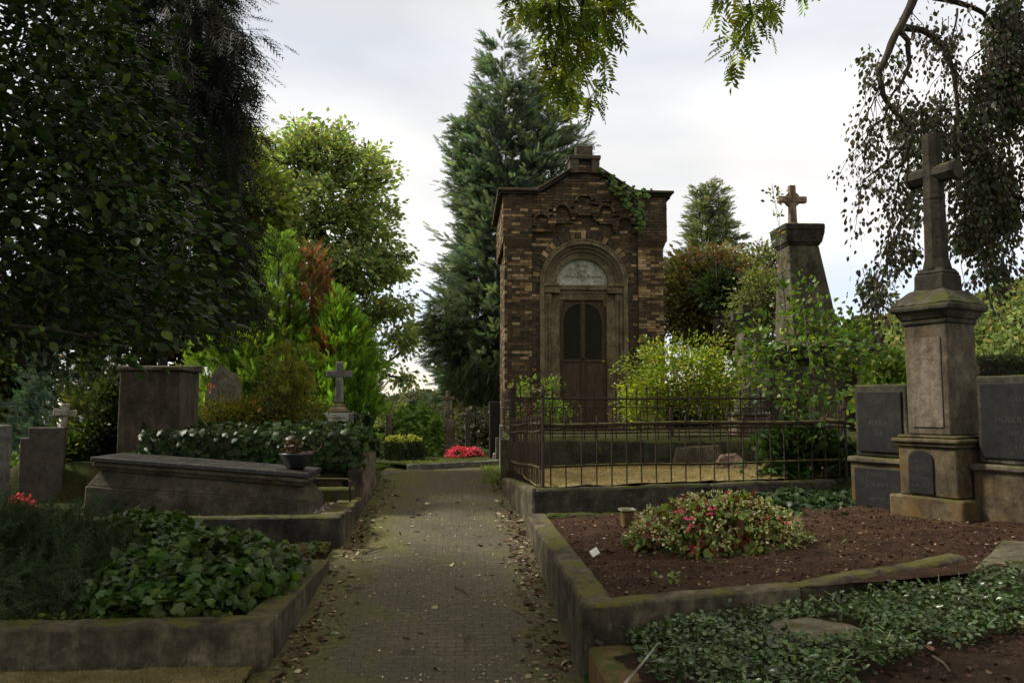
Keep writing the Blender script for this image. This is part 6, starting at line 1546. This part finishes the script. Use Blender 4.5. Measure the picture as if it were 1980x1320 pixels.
# small weeds on the soil and ferny plant by the kerb end
for (px, py, r_, n_, lab) in ((1605, 1080, .06, 60, 'small pale green seedling right of the begonia mound'), (1380, 1100, .03, 20, 'tiny weed on the soil in front of the begonia mound'), (1290, 1130, .05, 26, 'tiny straggling weed near the front kerb')):
    c = W(px, py, z=.64); V_, T_, C_ = clumps([(c.x, c.y, c.z+.03)], n_, r_*.7, .03, T_OVAL, (.10, .14, .04), flat=.6); o = np_mesh('seedling', V_, T_, C_, M['leaf'], loc=(c.x, c.y, .64)); tag(o, lab, 'weed')
g4 = surf_leaves(2200, [(2.3, 6.3), (3.9, 6.0), (3.9, 7.3), (2.5, 7.2)], lambda x, y: .72+.12*ss(6.2, 7.0, y)+nz(x, y, .06, 4), .055, T_IVY, (.03, .055, .02), layers=.08); o = np_mesh('creeping_ivy', *g4, M['leaf_gloss'], loc=(3, 6.7, .65)); tag(o, 'dark ivy creeping over the soil below the right end of the fence wall', 'ivy', kind='stuff')

# -- grass
def blades(name, label, n, quad, hf, size, base, alt=None, altp=.3, skip=None):
    u, v = RS.rand(n), RS.rand(n); q = np.array(quad, float)
    xy = (q[0]*(1-u)[:, None]+q[1]*u[:, None])*(1-v)[:, None] + (q[3]*(1-u)[:, None]+q[2]*u[:, None])*v[:, None]
    if skip is not None: xy = np.array([p for p in xy if not skip(*p)])
    P = np.array([(x, y, hf(x, y)) for x, y in xy]); m = len(P)
    D = rdir(m)*[.8, .8, .2] + [0, 0, .75]; C = cols(m, base, .3, alt, altp)
    o = np_mesh(name, *leaves(P, D, rdir(m), size*(.5+.8*RS.rand(m)), T_BLADE, C), M['leaf'], loc=tuple(P.mean(0))); tag(o, label, 'grass', kind='stuff'); return o
sheet('lawn', [(-7, 1.5), (-.99, 1.5), (-.99, 4.09), (-7, 4.05)], 80, 40, M['dry'], .012, 5, .055)
blades('grass', 'short dry grass in front of the lower left kerb', 30000, [(-5, 2.9), (-.95, 2.9), (-.98, 4.1), (-5, 4.05)], lambda x, y: H(x, y)+nz(x, y, .012, 5)+.05, .028, (.13, .13, .035), (.30, .22, .09), .4)
blades('dry_grass', 'dry straw grass behind the front fence', 13000, [(.72, 7.2), (4.2, 7.65), (4.2, 9.0), (.6, 9.0)], lambda x, y: .905+.015*(x-.6)+.04*ss(7.3, 8.6, y), .035, (.30, .21, .08), (.18, .17, .05), .25)
blades('fresh_grass', 'fresh green grass along the edging beyond the end of the path', 5200, [(-1.6, 10.9), (.55, 12.1), (.4, 12.75), (-1.6, 12.9)], lambda x, y: .80, .06, (.14, .25, .03), (.25, .28, .06), .3, skip=lambda x, y: y > 11.7+.05*x+.6 and x > -.7 and RS.rand() < .4)
blades('grass_tufts', 'small grass tufts at the foot of the tomb', 420, [(-3.6, 6.74), (-1.2, 6.74), (-1.2, 6.84), (-3.6, 6.84)], lambda x, y: .725, .035, (.08, .09, .025))
blades('verge_grass', 'green grass tuft where the path meets the chapel wall', 700, [(.28, 9.6), (.5, 9.6), (.56, 11.4), (.3, 11.4)], lambda x, y: path_z(y), .06, (.13, .22, .03), (.25, .25, .06), .3)
# -- litter on path and beds
def scatter(name, label, cat, n, fn, size, base, tmpl=T_OVAL, alt=None, altp=0, flat=.35, mat='litter', lift=.004):
    P = []
    while len(P) < n:
        p = fn()
        if p is not None: P.append(p)
    P = np.array(P) + [0, 0, lift]; D = rdir(n)*[1, 1, .15]; Nn = np.array([0, 0, 1.]) + rdir(n)*flat
    o = np_mesh(name, *leaves(P, D, Nn, size*(.4+1.0*RS.rand(n)**1.5), tmpl, cols(n, base, .35, alt, altp)), M[mat], loc=tuple(P.mean(0))); tag(o, label, cat, kind='stuff'); return o
def on_path_edge():
    side = rnd.random(); y = rnd.uniform(2.6, 10); d = abs(rnd.gauss(0, .10))
    x = (.575 - d) if side < .55 else (-.90 + d)
    if not (-.92 < x < .59): return None
    if noise.noise(Vector((x*1.5, y*1.3, 7))) < -.05 and rnd.random() < .75: return None
    return (x, y, path_surf(x, y)+.004)
scatter('fallen_leaves', 'brown fallen leaves gathered along both edges of the path', 'leaves', 1500, on_path_edge, .040, (.10, .055, .03), alt=(.30, .25, .16), altp=.2, flat=.6)
scatter('petal_litter', 'pale flecks of petals and seeds scattered on the path', 'litter', 3400, lambda: (lambda x, y: (x, y, path_surf(x, y)))(rnd.gauss(-.05, .42) if rnd.random() < .8 else rnd.uniform(.1, .58), 2.7+7.5*rnd.random()**1.3) , .0145, (.42, .38, .28), tmpl=T_DIA, alt=(.04, .03, .02), altp=.4)
scatter('leaf_litter', 'scattered single leaves lying on the path', 'leaves', 130, lambda: (lambda x, y: (x, y, path_surf(x, y)))(rnd.uniform(-.85, .55), rnd.uniform(2.7, 9)), .05, (.28, .25, .15), alt=(.10, .05, .03), altp=.4, flat=.5)
def on_soil():
    x = .75 + 3.6*rnd.random(); y = rnd.uniform(4.05, 7.0)
    if y < 4.1+.12*(x-.6): return None
    return (x, y, h_right_soil(x, y)+nz(x, y, .014, 5))
scatter('soil_litter', 'pale flecks and crumbs on the reddish soil', 'litter', 4200, on_soil, .020, (.24, .17, .11), tmpl=T_DIA, alt=(.05, .022, .015), altp=.6, flat=.8)
scatter('soil_crumbs', 'dark clods on the soil beds', 'soil', 5000, lambda: on_soil() if rnd.random() < .7 else (lambda x, y: (x, y, h_right_front(x, y)+.01))(rnd.uniform(1.4, 3.8), rnd.uniform(2.2, 3.4)), .028, (.045, .02, .013), tmpl=T_DIA, flat=2.0)
scatter('gravel', 'pale gravel chips at the end of the tomb', 'gravel', 1500, lambda: (rnd.uniform(-1.22, -1.12+.2*rnd.random()), rnd.uniform(6.85, 7.7), .725), .028, (.30, .26, .21), tmpl=T_DIA, alt=(.12, .09, .07), altp=.3, flat=.9)
scatter('bed_leaves', 'brown leaves on the dark soil at the lower right', 'leaves', 160, lambda: (lambda x, y: (x, y, h_right_front(x, y)+.02))(rnd.uniform(1.5, 3.9), rnd.uniform(2.2, 3.6)), .05, (.10, .06, .035), alt=(.25, .2, .13), altp=.2, flat=.8)
TW = [((880,1135),(905,1148),'short pale twig in the middle of the path'), ((672,1142),(705,1134),'dark twig near the left edge of the path'), ((700,1070),(750,1056),'thin twig lying left below the tomb kerb'), ((905,1225),(897,1260),'curved twig near the front of the path'), ((775,1260),(803,1258),'short dark stub of twig on the near path'), ((1805,1268),(1838,1298),'pale stick on the dark soil at the lower right')]
for (a_, b_, lab) in TW:
    zz = .3 if a_[0] < 1500 else .66
    def onp(q):
        z_ = zz
        for _ in range(12):
            w_ = W(q[0], q[1], z=z_); z_ = path_z(w_.y)+.012 if q[0] < 1500 else h_right_front(w_.x, w_.y)+.03
        return W(q[0], q[1], z=z_)
    p, q = onp(a_), onp(b_); m_ = (p+q)/2 + Vector((rnd.uniform(-.01,.01), rnd.uniform(-.01,.01), .006)); mb = MB(); mb.tube([p, m_, q], [.006, .005, .003], 5)
    tag(mb.build('twig', M['bark_l'], loc=p), lab, 'twig', 'twigs lying on the ground')
p = W(1205, 1325, z=.55); q = W(1272, 1243, z=.60); mb = MB(); mb.tube([p, p.lerp(q, .5)+Vector((.02, 0, .02)), q], [.006, .005, .003], 5); tag(mb.build('dry_stem', M['pale'], loc=p), 'pale bent dry stem lying over the orange stained kerb', 'twig')

# ================================================================ hills
def hill(name, label, prof, Y0, Y1, base, mat, n_leaf=0, **k):
    """ridge seen along photo points (px,py) at distance Y0..Y1, rolled over behind"""
    mb = MB(); cols_ = []; nx = 90; ny = 16
    x0, x1 = prof[0][0], prof[-1][0]
    def top(px):
        for i in range(len(prof)-1):
            if prof[i][0] <= px <= prof[i+1][0]:
                f = (px-prof[i][0])/(prof[i+1][0]-prof[i][0]); return prof[i][1]*(1-f)+prof[i+1][1]*f
        return prof[-1][1]
    P = []
    for j in range(ny+1):
        v = j/ny; Y = Y0+(Y1-Y0)*v
        for i in range(nx+1):
            px = x0+(x1-x0)*i/nx; t_ = W(px, top(px), Y=Y1*.8); X = W(px, 700, Y=Y).x
            z = base + (t_.z-base)*math.sin(min(1, v*1.25)*math.pi/2)*(1 if v < .8 else 1-.3*((v-.8)/.2)**2)
            q = Vector((X*.02, Y*.02, 0)); z += (Y1*.006)*(noise.noise(q*3)+.5*noise.noise(q*9))*min(1, v*3)
            mb.v.append((X, Y, z)); P.append((X, Y, z))
    mb.c = [(1,1,1)]*len(mb.v)
    mb.f = [(j*(nx+1)+i, j*(nx+1)+i+1, (j+1)*(nx+1)+i+1, (j+1)*(nx+1)+i) for j in range(ny) for i in range(nx)]
    o = mb.build(name, mat, smooth=True); tag(o, kind='structure')
    return np.array(P).reshape(ny+1, nx+1, 3)
M['hill'] = soil_mat('hill_woods', (.03, .045, .015), (.05, .07, .022), (.08, .10, .035))
M['hillfar'] = soil_mat('far_woods', (.045, .055, .035), (.06, .07, .045), (.085, .09, .055))  # greyed woods: distance haze put into the colour
G = hill('hills', '', [(1500, 700), (1640, 668), (1715, 640), (1760, 628), (1850, 618), (1895, 600), (1960, 572), (2040, 545), (2300, 480), (2600, 440)], 55, 130, -4, M['hill'])
def wood_cover(G, n, rad, size, base, name, label, alt, vmax=.85):
    ny, nx = G.shape[0]-1, G.shape[1]-1; cs = []
    for _ in range(n):
        v, u = RS.rand()*ny*vmax, RS.rand()*(nx-1); i, j = int(v), int(u); cs.append(G[i, j]*(1-(v-i)) + G[min(i+1, ny), j]*(v-i) + np.array([RS.rand()*2, 0, rad*.4]))
    cs = np.array(cs)
    g = []
    m = 100; N_ = n*m; d = rdir(N_); d[:, 2] = np.abs(d[:, 2]); s_ = np.repeat(rad*(.6+.7*RS.rand(n)), m)[:, None]
    P = np.repeat(cs, m, 0) + d*s_*[1, 1, .85]
    C = cols(N_, base, .18, alt, .12)*np.repeat((1+RS.normal(0, .25, (n, 1))).clip(.5, 1.6), m, 0)
    o = np_mesh(name, *leaves(P, rdir(N_), d+rdir(N_)*.4, size*(.6+.8*RS.rand(N_)), T_DIA, C.clip(.003, .9)), M['leaf_thick'], loc=tuple(cs.mean(0))); tag(o, label, 'wood', kind='stuff')
wood_cover(G, 1300, 2.4, .62, (.12, .16, .045), 'wooded_slope', 'green wooded hillside at the right behind the cross monument', (.22, .19, .06))
G2 = hill('far_hills', '', [(300, 800), (520, 790), (700, 783), (760, 778), (800, 772), (850, 770), (960, 776), (1100, 785), (1300, 792)], 330, 560, -14, M['hillfar'])
wood_cover(G2, 1300, 4, 1.8, (.05, .062, .035), 'far_woods', 'far wooded ridge on the horizon at the end of the path', (.10, .085, .045), .95)
c = W(1935, 720, Y=11.5); mb = MB()
hg = thing('clipped_hedge', 'dark clipped hedge behind the broad gravestone at the right edge', 'hedge', (c.x+.8, 11.5, 1.1))
g = []
n = 9000; x0h = W(1893, 720, Y=11.5).x; P = np.stack([RS.uniform(x0h, x0h+3.5, n), 11.5+.8*RS.rand(n), np.zeros(n)], 1); zt = W(1935, 690, Y=11.5).z
side = RS.rand(n) < .6; P[side, 2] = RS.uniform(1.1, zt, side.sum()); P[side, 1] = 11.5+RS.normal(0, .02, side.sum()); P[~side, 2] = zt+RS.normal(0, .02, (~side).sum())
np_mesh('foliage', *leaves(P, rdir(n), rdir(n)+[0, -.5, .5], .05*(.6+.8*RS.rand(n)), T_DIA, cols(n, (.022, .032, .012), .3)), M['leaf_thick'], hg)
mb.box(x0h+.05, 11.56, 1.0, x0h+3.5, 12.2, zt-.06); mb.build('stems', M['bark'], hg)
